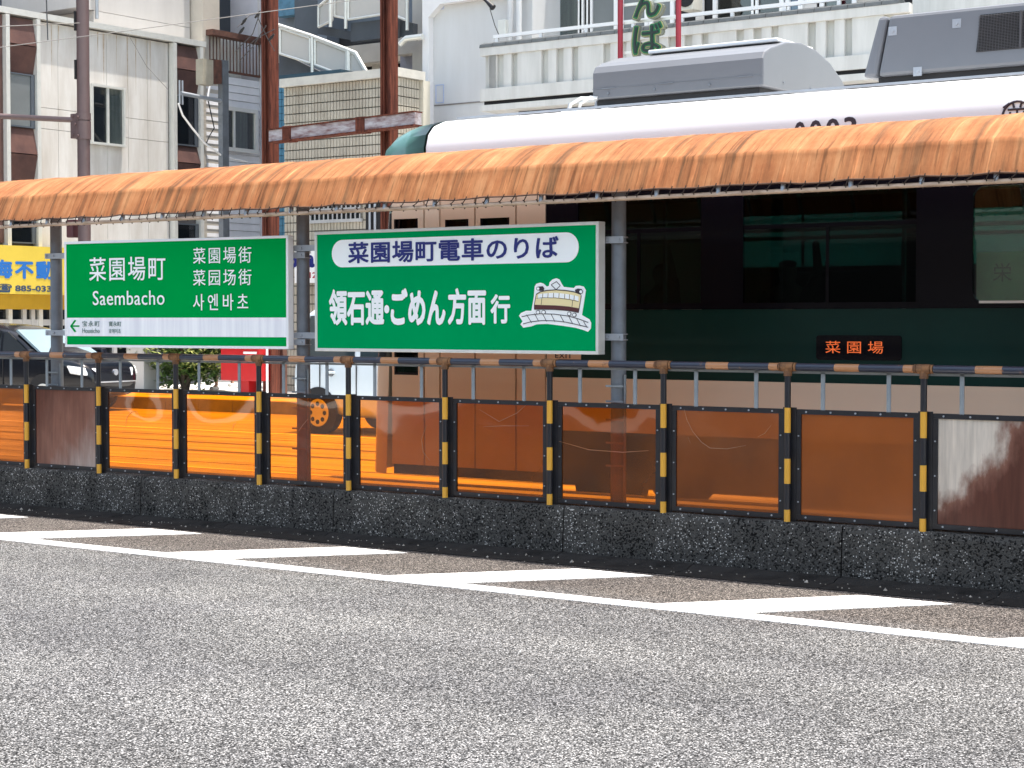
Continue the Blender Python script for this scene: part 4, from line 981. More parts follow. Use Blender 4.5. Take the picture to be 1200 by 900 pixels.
# ---- B: taller white building behind, with its cream corner strip
Bd = thing('white_tower_building', 'taller plain white building rising behind the panelled shop building', 'building', (XA, yA1, 0))
MB().box(-7, atX(103,20,XA).y-yA1, zA+.5, -.35, .0, 17).box(-7, -3.0, 0, -.35, 0, zA+.49).obj('wall', M_wallw2, Bd)
MB().box(-.9, .05, 0, .02, .62, 17).obj('corner_pilaster', mat('cream_strip', (.55,.50,.43), .7, var=.05), Bd)
y_ = atX(111, 20, XA).y - yA1
MB().tube([(-.28, y_, zA+.3), (-.28, y_, 17)], .05, 8).tube([(-.26, y_+.3, zA+.3), (-.26, y_+.3, 17)], .04, 8).obj('downpipe', M_galv, Bd)
# ---- C: cream building with small window, D: slate box, behind the roof line
Cd = thing('cream_building', 'pale cream building with a small window behind the shop roof', 'building', (XA-3, 18, 0))
c0, c1 = atX(47, 20, XA-3), atX(104, 20, XA-3)
MB().box(-5, c0.y-18, 0, 0, c1.y-18, 16).obj('wall', M_wallc, Cd)
winX(Cd, (XA-3, 18, 0), XA-3, 58, 21, 87, 32, .5, G_dark, M_alu)
MB().box(.0, atX(54,12,XA-3).y-18, atX(54,16,XA-3).z, .3, atX(71,12,XA-3).y-18, atX(54,11,XA-3).z).obj('wall_lamp', M_alu, Cd)
Dd = thing('slate_building', 'dark slate clad building at the upper left corner', 'building', (XA-3, 10, 0))
MB().box(-5, -6, 0, .1, c0.y-10-.02, 15.2).obj('wall', M_slate, Dd)
for yy in (-1.5, .8, 3.0): 
    if yy < c0.y-10: MB().box(.101, yy, 0, .115, yy+.03, 15.2).obj('cladding_joint', M_dark, Dd)

# ---- E: white sided house
XE = XA
e0, e1 = atX(241, 120, XE).y, atX(306, 120, XE).y; ze = atX(272, 90, XE).z
Eh = thing('sided_house', 'pale blue white clapboard house with a curtained window and a railed balcony', 'house', (XE, e0, 0))
OE = (XE, e0, 0)
MB().box(-6, 0, 0, -.03, e1-e0, ze).obj('wall', M_joint, Eh)
M_side = mat('clapboard', (.80,.80,.82), .6, var=.06, scale=3)
bd = MB().prism([(-.03,0),(.028,0),(.012,.176),(-.03,.176)], lambda a, b, c: (a, c, b), 0, e1-e0).mesh('clapboard')
nb = int(ze/.185)
for i in range(nb): link('clapboard', bd, M_side, Eh, loc=(0, 0, ze - .19 - i*.185))
MB().box(-.03, e1-e0-.08, 0, .07, e1-e0+.08, ze+3.5).obj('corner_trim', mat('trim_grey', (.55,.55,.58), .6), Eh)
winX(Eh, OE, XE+.03, 263, 129, 296, 176, .27, G_dark, M_alu, fr=.09, curtain=(.35,.8))
# balcony above
bal_z0, bal_z1 = atX(272,84,XE).z, atX(272,47,XE).z
bb = MB()
nbal = 11
M_rust = mat('rusty_brown_steel', (.14,.06,.04), .8, col2=(.06,.03,.025), scale=8)
MB().box(-.05, 0, bal_z1, .25, e1-e0, bal_z1+.13).obj('balcony_cap', M_rust, Eh)
MB().box(0, 0, bal_z0-.05, .06, e1-e0, bal_z0).obj('balcony_bottom_rail', M_rust, Eh)
bs = MB().box(0,-.009,bal_z0,.02,.009,bal_z1).mesh('balcony_bar')
for i in range(16): link('balcony_bar', bs, M_rust, Eh, loc=(.02, .12+i*(e1-e0-.2)/15, 0))
MB().box(-.4, 0, ze, -.3, (e1-e0)*.80, bal_z1+.1).obj('balcony_back_wall', mat('balcony_back', (.80,.82,.78), .7, scale=10, streak=(1,3,.1)), Eh)
# ---- pale building closing the side street and its dark garage
YP = 33.4
Pb = thing('pale_building', 'tall pale building closing the side street behind the shrub', 'building', (-27.5, YP, 0))
MB().box(-5.5, 0, 2.5, 6.5, 6, 22).box(-5.5, 0, 0, -3.3, 6, 2.499).box(3.9, 0, 0, 6.5, 6, 2.499).obj('wall', mat('pale_blue_wall', (.62,.64,.72), .7, var=.04), Pb)
box('garage_recess', M_dark, Pb, (-3.3, 2.5, 0), (3.9, 2.6, 2.5))
g = MB()
for i in range(5): g.box(-3.2, 1.2, .35+i*.22, 3.8, 1.25, .40+i*.22)
g.obj('garage_shutter_slat', M_slate, Pb)
Gy = thing('grey_service_box', 'dark grey boxy rooftop housing behind the railed balcony', 'rooftop box', (XE-1.2, e0, ze))
q0, q1_ = atX(240,20,XE-1.2), atX(277.5,20,XE-1.2)
MB().box(-3, q0.y-e0, .0, 0, q1_.y-e0, atX(277,-6,XE-1.2).z-ze).obj('housing', M_slate, Gy)

# ---- grey utility pole with antenna arm in front of the sided house
pu = atX(262, 150, XE+1.6)
UP = thing('utility_post', 'short square grey post with a meter box and antenna arm by the clapboard house', 'post', (pu.x, pu.y, 0))
zt_ = atX(262, 71, XE+1.6).z
MB().box(-.07, -.10, 0, .07, .10, zt_).obj('shaft', M_galvd, UP)
MB().box(-.12, -.75, zt_-.62, .1, -.42, zt_-.05).obj('meter_box', mat('beige_box', (.42,.38,.30), .6), UP)
MB().box(-.12, -.42, zt_-.55, .1, -.15, zt_-.02).obj('bracket', M_rust, UP)
aa = atX(212, 109, XE+1.6); 
an = MB().tube([(0, 0, atX(262,119,XE+1.6).z), (0, aa.y-pu.y, aa.z)], .045, 8)
an.tube([(0, aa.y-pu.y+.05, aa.z-.25), (0, aa.y-pu.y+.05, aa.z+.28)], .022, 6).tube([(0, aa.y-pu.y-.04, aa.z-.25), (0, aa.y-pu.y-.04, aa.z+.28)], .022, 6)
an.obj('antenna_arm', M_galv, UP)
c = [atX(209,121,XE+1.6), atX(214,135,XE+1.6), atX(225,150,XE+1.6), atX(240,168,XE+1.6), atX(262,184,XE+1.6), atX(290,190,XE+1.6)]
tag(MB().tube(c, .022, 6).obj('service_cable', M_white, None), 'white service cable drooping from the antenna arm to the clapboard house', 'cable')
c = [atX(p, q, XE+.2) for p, q in ((246,80),(248,92),(245,105),(243,118))]
MB().tube([v-Vector((pu.x,pu.y,0)) for v in c], .03, 6).obj('conduit', M_white, UP)
c = [atX(p, q, XE+.15) for p, q in ((244,118),(247,132),(251,150),(245,160),(241,170))]
MB().tube([v-Vector((pu.x,pu.y,0)) for v in c], .015, 5).obj('loose_wire', M_black, UP)

# ---- F: tiled building
YT = 26.0
xF0, xF1 = atY(333, 150, YT).x, atY(465, 150, YT).x; zF = atY(465, 90, YT).z
Fb = thing('tiled_building', 'low building faced with beige vertical tiles under a pale coping', 'building', (xF0, YT, 0))
dF = .72
MB().box(0, .02, 0, xF1-xF0, .86, zF).obj('wall', mat('tile_grout', (.17,.165,.145), .9), Fb)
M_tile = mat('beige_tile', (.50,.46,.38), .5, scale=2.0, col2=(.33,.29,.23), streak=(1,1,.4))
tb = MB(); rnd = random.Random(5); tw, th_ = .078, .172
nx = int((xF1-xF0)/tw); nz = int(zF/th_)
for j in range(nz):
    for i in range(nx):
        x, z_ = i*tw, zF-.17-j*th_; d = rnd.uniform(0,.004)
        if z_ < 0: continue
        tb.box(x+.008, -.008-d, z_+.011, x+tw-.008, .018, z_+th_-.011)
    for i in range(8):
        y_ = i*tw+.01; z_ = zF-.17-j*th_
        if z_ > 0: tb.box(xF1-xF0+.001, y_+.008, z_+.011, xF1-xF0+.028, y_+tw-.008, z_+th_-.011)
tb.obj('wall_tile', M_tile, Fb, kind='stuff')
MB().box(-.03, -.10, zF+.002, xF1-xF0+.10, dF, zF+.16).obj('coping', mat('coping', (.60,.58,.52), .7, var=.1), Fb)
MB().box(xF1-xF0-.3, .66, 0, xF1-xF0+.10, dF+.14, zF+.001).obj('corner_pier', mat('pier_cream', (.62,.58,.48), .7, var=.05), Fb)
# barred window seen under the canopy edge
def tl(px, py): p = atY(px, py, YT); return p.x-xF0, p.z
wx0_, wz1 = tl(366, 236); wx1_, wz0 = tl(424, 256)
w = MB().box(wx0_, -.03, wz0, wx1_, -.02, wz1).obj('window', G_dark, Fb); MB().box(wx0_, -.019, wz0, wx1_, -.0135, wz1).obj('recess', M_dark, w)
g = MB().box(wx0_-.05, -.07, wz0-.06, wx1_+.05, -.02, wz0)
for i in range(12): x = wx0_+(wx1_-wx0_)*i/11; g.box(x-.012, -.065, wz0, x+.012, -.045, wz1)
g.box(wx0_, -.064, (wz0+wz1)/2, wx1_, -.046, (wz0+wz1)/2+.03); g.obj('window_bars', M_wframe, w)
# doorway / dark pipes right of it
a0, z1_ = tl(431, 238); a1, z0_ = tl(447, 300)
MB().box(a0, -.06, 0, a1, -.014, z1_+.2).obj('doorway', M_dark, Fb)
for px in (437, 443): x, _ = tl(px, 260); MB().tube([(x, -.09, 0), (x, -.09, z1_+.2)], .025, 6).obj('downpipe', M_galv, Fb)

# ---- blue tiled narrow wall
Bt = thing('blue_tiled_wall', 'narrow blue tiled wall between the rusty post and the beige tiles', 'wall', (atY(322,150,27.2).x, 27.2, 0))
w_ = atY(336,150,27.2).x - atY(322,150,27.2).x
MB().box(0, .02, 0, w_+1.4, 1, atY(330,88,27.2).z).obj('wall', mat('blue_grout', (.03,.07,.10), .8), Bt)
tb = MB()
for j in range(44):
    for i in range(5): tb.box(i*.1+.006, -.01-rnd.uniform(0,.006), .1+j*.14, i*.1+.094, .02, .1+j*.14+.13)
tb.obj('wall_tile', mat('blue_tile', (.07,.20,.30), .35, var=.15, scale=5), Bt, kind='stuff')

# ---- fire-escape building behind
YE = 30.5
xe0, xe1 = atY(316, 20, YE).x, atY(497, 20, YE).x
Fe = thing('apartment_stair_block', 'grey and beige stair block with steel fire escape above the tiled building', 'building', (xe0, YE, 0))
M_sg = mat('stair_block_grey', (.13,.16,.20), .7, var=.08); M_bt = mat('blue_tile_far', (.08,.20,.30), .5, var=.2, scale=8)
def fl(px, py, Y=YE): p = atY(px, py, Y); return p.x-xe0, p.z
def fbox(nm, m, px0, py0, px1, py1, Y, d, **k):
    x0_, z1_ = fl(px0, py0, Y); x1_, z0_ = fl(px1, py1, Y); return MB().box(x0_, Y-YE, z0_, x1_, Y-YE+d, z1_).obj(nm, m, Fe, **k)
MB().box(0, .3, 0, xe1-xe0, 6, 20).obj('wall', M_sg, Fe)
fbox('blue_tiled_panel', M_bt, 324, -40, 345, 17, YE, .25)
fbox('stair_void', M_slate, 345, -30, 372, 50, YE, .2)
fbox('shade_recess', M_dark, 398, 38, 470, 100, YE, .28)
fbox('column', M_sg, 372, -30, 383, 60, YE-.4, .6)
M_beige = mat('beige_render', (.50,.47,.42), .7, var=.06); M_ppan = mat('stair_guard_panel', (.50,.48,.45), .6, var=.05, scale=1)
fbox('beam', M_beige, 400, 55, 462, 70, YE-.6, .5)
fbox('beam', M_beige, 462, 38, 485, 62, YE-.8, .5)
fbox('cylinder_stack', M_beige, 483, -30, 495, 95, YE-1.0, .6)
fbox('rear_wall_panel', mat('violet_grey', (.30,.31,.38), .7), 469, 62, 484, 90, YE-.5, .2)
fbox('vent_unit', M_beige, 436, 68, 456, 90, YE-.3, .3)
# landing girders
def quadbar(nm, m, P, th, Y, d):
    """a sloping bar: P = top edge end points in the photo, th = height in photo pixels"""
    (xa, ya), (xb, yb) = P; A1 = fl(xa, ya, Y); B1_ = fl(xb, yb, Y); A0 = fl(xa, ya+th, Y); B0 = fl(xb, yb+th, Y)
    return MB().prism([A0, B0, B1_, A1], lambda a, b, c: (a, c, b), Y-YE, Y-YE+d).obj(nm, m, Fe)
M_gird = mat('dark_girder', (.065,.075,.09), .5, var=.1)
quadbar('landing_girder', M_gird, ((411,27),(462,21)), 22, YE-2.2, .2)
quadbar('landing_girder', M_gird, ((453,19),(484,27)), 20, YE-2.0, .15)
quadbar('stair_stringer', M_gird, ((372,30),(418,38)), 10, YE-1.6, .15)
quadbar('stair_stringer', M_gird, ((325,60),(392,92)), 34, YE-2.4, .1)
# guard panels with white frames
def guard(pts, Y, nm='guard_panel'):
    q = [fl(x, y, Y) for x, y in pts]
    g_ = MB().prism(q, lambda a, b, c: (a, c, b), Y-YE, Y-YE+.02).obj(nm, M_ppan, Fe)
    f = MB()
    for (x0_, z0_), (x1_, z1_) in zip(q, q[1:]+q[:1]): f.tube([(x0_, Y-YE-.02, z0_), (x1_, Y-YE-.02, z1_)], .028, 6)
    f.obj('frame', M_alu, g_)
YG = YE-2.6
guard([(329,33),(364,45),(364,74),(329,63)], YG); guard([(370,46),(407,60),(407,90),(370,76)], YG); guard([(410,60),(417,64),(431,88),(410,88)], YG)
guard([(374,8),(390,-6),(390,24),(374,32)], YE-1.8); guard([(393,-8),(408,-8),(408,22),(393,19)], YE-2.2); guard([(409,-8),(462,-8),(462,15),(409,23)], YE-2.3); guard([(463,-8),(478,-8),(478,24),(463,18)], YE-2.3)
hr = MB()
for seg in (((326,29),(366,42),(408,58),(418,62),(433,88)),):
    pts = [fl(x, y, YG) for x, y in seg]; hr.tube([(a, YG-YE-.03, b) for a, b in pts], .035, 8)
for px, a, b in ((326,28,74),(367,42,88),(409,58,90)): 
    x, z1_ = fl(px, a, YG); _, z0_ = fl(px, b, YG); hr.tube([(x, YG-YE-.03, z0_), (x, YG-YE-.03, z1_)], .035, 8)
hr.obj('handrail', M_alu, Fe); hr = MB()
for px, a, b in ((389,-10,32),(407,-10,34),(479,-10,36)):
    x, z1_ = fl(px, a, YE-2.3); _, z0_ = fl(px, b, YE-2.3); MB().tube([(x, -2.35, z0_), (x, -2.35, z1_)], .035, 8).obj('guard_post', M_alu, Fe)
x0_, z0_ = fl(469,46,YE-3.2); x1_, _ = fl(495,45,YE-3.2)
MB().tube([(x0_, -3.2, z0_-.1), (x0_+.15, -3.2, z0_), (x1_, -3.2, z0_)], .06, 8).obj('vent_pipe', M_alu, Fe)

# ---- rusty gantry in front
YR = 24.6
gx, gx2 = atY(316.5,100,YR), atY(456,100,YR)
M_peel = mat('peeling_white_paint', (.42,.40,.42), .6, scale=7, streak=(.5,1,1.6), col2=(.10,.02,.016))
M_rst = mat('rusted_red_steel', (.15,.045,.028), .85, scale=6, streak=(3,3,.3), col2=(.022,.008,.007), bump=.3, spec=.2)
Gt = thing('rusty_gantry', 'tall rusted red steel gantry of two posts and a peeling cross beam', 'gantry', (gx.x, YR, 0))
hb = MB()
s_ = .11
hb.box(-s_, -s_, 0, -s_+.035, s_, 13).box(s_-.035, -s_, 0, s_, s_, 13).box(-s_+.0355, -.03, 0, s_-.0355, .0, 13)
hb.box(-s_+.05, -s_+.02, 0, -s_+.07, -.031, 13)
hm_ = hb.mesh('column')
for x in (0, gx2.x-gx.x): link('column', hm_, M_rst, Gt, loc=(x, 0, 0))
b0 = atY(319,160,YR-.25); b1 = atY(490,139,YR-.25)
def gl(p): return (p.x-gx.x, p.y-YR, p.z)
v0_, v1_ = Vector(gl(b0)), Vector(gl(b1))
MB().prism([(-.09,-.10),(.09,-.10),(.09,.10),(-.09,.10)], lambda a, b, c: v0_.lerp(v1_, c)+Vector((0,a,b)), 0, 1).obj('cross_beam', M_peel, Gt)
MB().prism([(-.12,.102),(.12,.102),(.12,.125),(-.12,.125)], lambda a, b, c: v0_.lerp(v1_, c)+Vector((0,a,b)), 0, 1).prism([(-.12,-.125),(.12,-.125),(.12,-.102),(-.12,-.102)], lambda a, b, c: v0_.lerp(v1_, c)+Vector((0,a,b)), 0, 1).obj('beam_flange', M_rst, Gt)
for t in (.13, .64):
    p = v0_.lerp(v1_, t); MB().box(p.x-.10, p.y-.11, p.z-.14, p.x+.10, p.y+.1, p.z+.14).obj('splice_plate', M_rst, Gt, .01)

# ---- G: big white balcony building
YB = 27.4
xg0, xg1 = atY(495, 60, YB).x, atY(1068, 10, YB).x
Gb = thing('balcony_building', 'white concrete apartment building with a long panelled balcony above the tram', 'building', (xg0, YB, 0))
def gl2(px, py, Y): p = atY(px, py, Y); return p.x-xg0, p.z
M_gw = mat('greyish_white_render', (.60,.61,.62), .75, scale=1.2, streak=(1,1,.2), col2=(.52,.52,.52))
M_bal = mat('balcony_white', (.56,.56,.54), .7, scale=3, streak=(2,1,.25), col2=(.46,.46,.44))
x1a, zz1 = gl2(618, 0, YB); 
MB().box(0, .16, 0, x1a, 8, 14).box(x1a, 1.2, 0, xg1-xg0, 8, 14).obj('wall', M_gw, Gb)
# recessed panel with chamfered corner: raised border round it
ax, az = gl2(503, 20, YB); bx_, bz = gl2(600, 8, YB); zlow = gl2(503,123,YB)[1]
border = MB().box(0, 0, 0, ax-.02, .158, 14).prism([(ax-.019, az), (ax+.25, az+.22*1.0), (x1a, az+.24), (x1a, az+.75), (ax-.019, az+.75)], lambda a, b, c: (a, c, b), 0, .158)
border.obj('wall_border', mat('border_white', (.70,.70,.71), .7, var=.03), Gb)
MB().box(ax, .150, zlow-.012, x1a, .159, zlow+.012).obj('panel_joint', M_joint, Gb)
# chalk-blue grid marks
M_chalk = mat('chalk_blue', (.42,.50,.72), .8)
cm = MB()
for px0_, py0_, px1_, py1_ in ((505,99,514,119),(505,-4,514,9)):
    x0_, z1_ = gl2(px0_, py0_, YB); x1_, z0_ = gl2(px1_, py1_, YB)
    for t in (0, 1):
        cm.box(x0_+(x1_-x0_)*t-.008, .152, z0_, x0_+(x1_-x0_)*t+.008, .1585, z1_); cm.box(x0_, .1525, z0_+(z1_-z0_)*t-.008, x1_, .1590, z0_+(z1_-z0_)*t+.008)
cm.obj('chalk_mark', M_chalk, Gb)
# balcony
YV = 26.0
ox0 = gl2(569, 70, YV)[0]; ox1 = gl2(1066, 12, YV)[0]
zc = gl2(569, 57, YV)[1]; zlo = gl2(569, 113, YV)[1]; zst = gl2(569, 119.5, YV)[1]; zst2 = gl2(569,124, YV)[1]; zbt = gl2(569, 131, YV)[1]
yv = YV-YB
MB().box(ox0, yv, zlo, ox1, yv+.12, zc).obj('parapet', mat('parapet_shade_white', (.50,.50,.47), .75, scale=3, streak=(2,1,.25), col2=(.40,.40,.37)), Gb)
MB().box(ox0-.05, yv-.10, zc-.14, ox1+.03, yv-.001, zc).obj('parapet_band', M_bal, Gb)
MB().box(ox0-.05, yv-.10, zst, ox1+.03, yv-.001, zlo+.12).obj('lower_band', M_bal, Gb)
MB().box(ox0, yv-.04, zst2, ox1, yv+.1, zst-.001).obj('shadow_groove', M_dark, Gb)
MB().box(ox0-.05, yv-.10, zbt, ox1+.03, -.0, zst2-.001).obj('balcony_slab', M_bal, Gb)
bx_mesh = {}
bat = [(575,584),(592,600),(609,637),(645,654),(663,672),(680,710)]
bw = [(gl2(a, 90, YV)[0], gl2(b, 90, YV)[0]) for a, b in bat]
per = bw[5][0] - bw[2][0]; wn_, ww = bw[0][1]-bw[0][0], bw[2][1]-bw[2][0]
k = 0; x = bw[0][0]
base = bw[2][0]
nr = MB().box(0, yv-.07, zlo+.121, wn_, yv-.001, zc-.141).mesh('batten_panel'); wr = MB().box(0, yv-.07, zlo+.121, ww, yv-.001, zc-.141).mesh('batten_panel')
for k in range(-1, 12):
    for dx, me in ((0, wr), (bw[3][0]-base, nr), (bw[4][0]-base, nr)):
        x = base + k*per + dx
        if ox0 < x and x + ww < ox1 + .1 : link('batten_panel', me, M_bal, Gb, loc=(x, 0, 0))
link('batten_panel', nr, M_bal, Gb, loc=(bw[0][0], 0, 0))
# coping tiles, dark
ct = MB().prism([(-.14,0),(.16,0),(.12,.07),(0,.10),(-.12,.06)], lambda a, b, c: (c, a, b), 0, .27).mesh('coping_tile')
nct = int((ox1-ox0+.1)/.28)
M_ct = mat('dark_roof_tile', (.07,.08,.085), .6, var=.2, scale=8)
for i in range(nct): link('coping_tile', ct, M_ct, Gb, loc=(ox0-.06+i*.28, yv+.03, zc+.001))
# handrail
hz = gl2(585, 42, YV)[1]
h = MB().box(ox0+.15, yv+.02, hz-.03, ox1-.1, yv+.07, hz+.03)
h.obj('handrail', M_white, Gb)
hp_ = MB().box(-.03, yv+.025, zc+.09, .03, yv+.065, hz-.031).mesh('rail_post')
x = ox0+.22
while x < ox1: link('rail_post', hp_, M_white, Gb, loc=(x, 0, 0)); x += .93
# rooms behind: sliding windows, pillars, AC units
yr = 1.15
def room(px0_, px1_, m, nm='sliding_window', y=1.1, frame=True, curtain=None):
    x0_ = gl2(px0_, 20, YB+y)[0]; x1_ = gl2(px1_, 20, YB+y)[0]
    w = MB().box(x0_, y-.03, zc-.9, x1_, y-.01, 12).obj(nm, m, Gb)
    if frame:
        f = MB()
        for xx_ in (x0_, x1_): f.box(xx_-.04, y-.08, zc-.9, xx_+.04, y-.031, 12)
        f.obj('frame', M_white, w)
    if curtain: MB().box(x0_+.05, y-.009, zc-.9, x0_+(x1_-x0_)*curtain, y+.0, 12).obj('curtain', M_curt, w)
    return w
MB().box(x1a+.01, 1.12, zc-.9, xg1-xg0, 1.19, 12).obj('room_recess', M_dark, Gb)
room(621, 645, M_greyg); room(646, 682, G_dark, curtain=.95); room(684, 692, G_dark); room(694, 724, M_greyg); room(730,760,M_greyg); room(765,790,M_greyg)
room(816, 826, M_wallw2, 'wall_panel', frame=False); room(840, 885, G_dark); room(888, 925, G_dark); room(918, 940, mat('blue_grey_pane',(.12,.18,.24),.2)); room(942,958,M_wallw2,'wall_panel',frame=False); room(965, 1003, G_dark, curtain=.5); room(1005,1030,M_beige,'wall_panel',frame=False); room(1033, 1050, M_wallw2,'wall_panel',frame=False)
for px in (598, 608):
    x, _ = gl2(px, 20, YB-.1); MB().tube([(x, -.1, zst2+.1), (x, -.1, 13)], .055, 10).obj('downpipe', M_gw, Gb)
x0_, z1_ = gl2(585, 24, YB-.2); x1_, z0_ = gl2(594, 41, YB-.2)
MB().box(x0_, -.25, z0_, x1_, -.0, z1_).obj('meter_box', M_alu, Gb, .01)
def acunit(px0_, py0_, px1_, py1_):
    x0_, z1_ = gl2(px0_, py0_, YB+.2); x1_, z0_ = gl2(px1_, py1_, YB+.2)
    u = MB().box(x0_, .2, z0_, x1_, .55, z1_).obj('outdoor_unit', mat('ac_cream', (.60,.58,.52), .5), Gb, .02)
    cx, cz, r = x0_+(x1_-x0_)*.45, (z0_+z1_)/2, (z1_-z0_)*.38
    MB().tube([(cx, .199, cz), (cx, .18, cz)], r, 20).obj('fan_grille', M_dark, u)
acunit(797, -18, 812, 11); acunit(586, 36, 602, 52)
# soffit shade: a near-black box stands in for it under the balcony
MB().box(ox0+.5, yv+.3, zbt-.35, ox1-.5, -.01, zbt-.001).obj('soffit_shade', M_dark, Gb)
# black lamp arm and its thin stay at the top
q = [gl2(563,-6,YB-1), gl2(571,2,YB-1), gl2(578,9,YB-1)]
tag(MB().tube([(a+xg0, YB-1, b) for a, b in q], [.03,.035,.06], 8).obj('wall_lamp_arm', M_black, None), 'small black lamp arm sticking out at the top of the white facade', 'lamp')
# ---- neighbouring building at the right
Hb = thing('grey_building', 'pale grey building at the top right edge beyond the balcony', 'building', (xg1, YB, 0))
MB().box(.1, .1, 0, 12, 8, 14).obj('wall', mat('grey_render', (.46,.46,.46), .8, var=.05), Hb)
MB().box(.08, -.15, gl2(1100,9,YB)[1]-.1, 12, .099, gl2(1100,9,YB)[1]+.25).obj('ledge', M_bal, Hb)
MB().box(.08, -.10, 0, .45, .098, gl2(1100,9,YB)[1]-.101).obj('pilaster', M_bal, Hb)

# ---- vertical neon sign with green letters
YN = 24.4
n0, n1 = atY(727, 30, YN), atY(795, 30, YN)
Ns = thing('neon_sign', 'vertical rooftop style sign with green hiragana letters between two red poles', 'sign', (n0.x, YN, 0))
M_redp = mat('red_pole_paint', (.28,.012,.03), .4, var=.1)
pl = MB().tube([(0,0,2.2),(0,0,13)], .043, 10).mesh('pole')
link('pole', pl, M_redp, Ns); link('pole', pl, M_redp, Ns, loc=(n1.x-n0.x, 0, 0))
br = MB()
for py in (-30, 6, 27, 62, 90): z_ = atY(727, py, YN).z; br.box(.04, .03, z_-.02, n1.x-n0.x-.04, .06, z_+.02)
br.obj('rung', M_alu, Ns)
NB = Board(Ns, (n0.x, YN, 0), 0)
M_ngreen = mat('neon_green', (.008,.13,.05), .4, var=.1); M_nyel = mat('neon_yellow_line', (.42,.38,.15), .5, var=.05); M_npale = mat('letter_case_pale', (.20,.22,.18), .6, var=.1); M_nblk = mat('neon_black', (.01,.02,.018), .5)
for ch, bx4 in (('ん', (745, -13, 778, 22)), ('ば', (744, 27, 780, 64))):
    NB.text(ch, *(bx4[0]-2, bx4[1]-1, bx4[2]+3, bx4[3]+2), M_npale, bold=.06, y=.0, name='letter_case', depth=.07)
    NB.text(ch, *(bx4[0]-1, bx4[1]-.5, bx4[2]+1, bx4[3]+.5), M_nyel, bold=.052, y=-.072, name='letter_outline', depth=.006)
    NB.text(ch, *bx4, M_ngreen, bold=.036, y=-.080, name='letter_face', depth=.006)
    NB.text(ch, *(bx4[0]+2, bx4[1]+2, bx4[2]-2, bx4[3]-2), M_nblk, bold=.0, y=-.088, name='neon_tube', depth=.010)

# ---- small white advertising board partly hidden by the shelter post
YW = 25.6
w0, w1 = atY(345, 291, YW), atY(396, 331, YW)
Ws = thing('white_shop_board', 'small white board with blue letters and a red number behind the middle post', 'sign', (w0.x, YW, w1.z))
box('board', M_swhite, Ws, (0, 0, 0), (w1.x-w0.x, .06, w0.z-w1.z))
WB = Board(Ws, (w0.x, YW, w1.z), 0)
WB.text('osa', 336, 299, 369, 314, M_navy, bold=.05, y=-.002); WB.text('012', 356, 319, 371, 326, mat('print_red', (.40,.02,.03), .5), bold=.03, y=-.002)

# ================================================================== THINGS AT STREET LEVEL
# brown catenary pole with arm
YC = 23.4
cp_ = atY(97.5, 100, YC)
Cp = thing('catenary_pole', 'thick brown steel pole with a side arm in front of the white panelled building', 'pole', (cp_.x, YC, .2))
rad = 7.4*((cp_-CP).dot(_F))/FPX
MB().tube([(0,0,0),(0,0,13)], rad, 24).obj('shaft', M_brownp, Cp)
za = atY(97,141,YC).z-.2
ae = atY(-60, 133, YC-1.2)
MB().tube([(-.05,-.02,za),(ae.x-cp_.x, -1.2, ae.z-.2)], .052, 12).obj('arm', M_brownp, Cp)
MB().box(-rad-.10, -.13, za-.34, -rad*.2, .13, za+.12).tube([(0,0,za-.36),(0,0,za-.02)], rad+.02, 24).tube([(0,0,za+.0),(0,0,za+.13)], rad+.02, 24).obj('arm_clamp', M_brownp, Cp, .008)
bl = MB()
for dx, dz in ((-.13,.07),(-.13,-.27),(.02,-.30),(.02,.05),(-.05,-.08)): bl.tube([(dx, -rad-.03, za+dz),(dx, -rad-.06, za+dz)], .022, 6)
bl.obj('bolt', M_brownp, Cp)
for py in (25, 82): 
    z_ = atY(97,py,YC).z-.2; MB().box(-rad*.75, -rad-.02, z_-.18, -rad*.45, -rad*.4, z_+.18).obj('slot_plate', M_dark, Cp)
b1_ = atY(85, 268, YC); MB().box(b1_.x-cp_.x-.09, -.08, b1_.z-.2-.17, b1_.x-cp_.x+.09, .08, b1_.z-.2+.17).obj('signal_box', mat('small_maroon_box', (.09,.03,.035), .5), Cp, .02)
# wires
M_wire = mat('pale_wire', (.22,.21,.20), .6); M_wired = mat('dark_wire', (.04,.04,.045), .6)
def wire(pts, r, m, label):
    P_ = [atY(*p) for p in pts]; out = []
    for a_, b__ in zip(P_, P_[1:]):
        for t in range(6): out.append(a_.lerp(b__, t/6))
    out.append(P_[-1]); tag(MB().tube(out, r, 5).obj('overhead_wire', m, None), label, 'wire')
wire([(-60,64,17),(0,55.5,17.5),(150,36,18.5),(300,15.5,19.5),(520,-14,21)], .006, M_wire, 'long overhead wire rising from left to right across the white buildings')
wire([(-60,33,20),(0,31,21),(93,27,23.2)], .008, M_wire, 'pale overhead wire running left from the brown pole')
wire([(54,-10,18.0),(56,47,18)], .010, M_wired, 'short vertical hanger wire left of the brown pole')
wire([(150,40,22.5),(172,78,23),(197,105,23.5)], .006, M_wire, 'thin stay wire slanting down the white panelled wall')
wire([(574,10,26),(580,30,26.2),(586,44,26.4)], .008, M_wired, 'thin dark wire falling from the lamp arm to the balcony')
cl_ = [[(278,32),(292,18),(300,16)],[(305,14),(296,40),(276,60)],[(300,16),(312,42),(322,60)],[(312,30),(296,55),(282,70)],[(322,34),(302,44),(288,56)]]
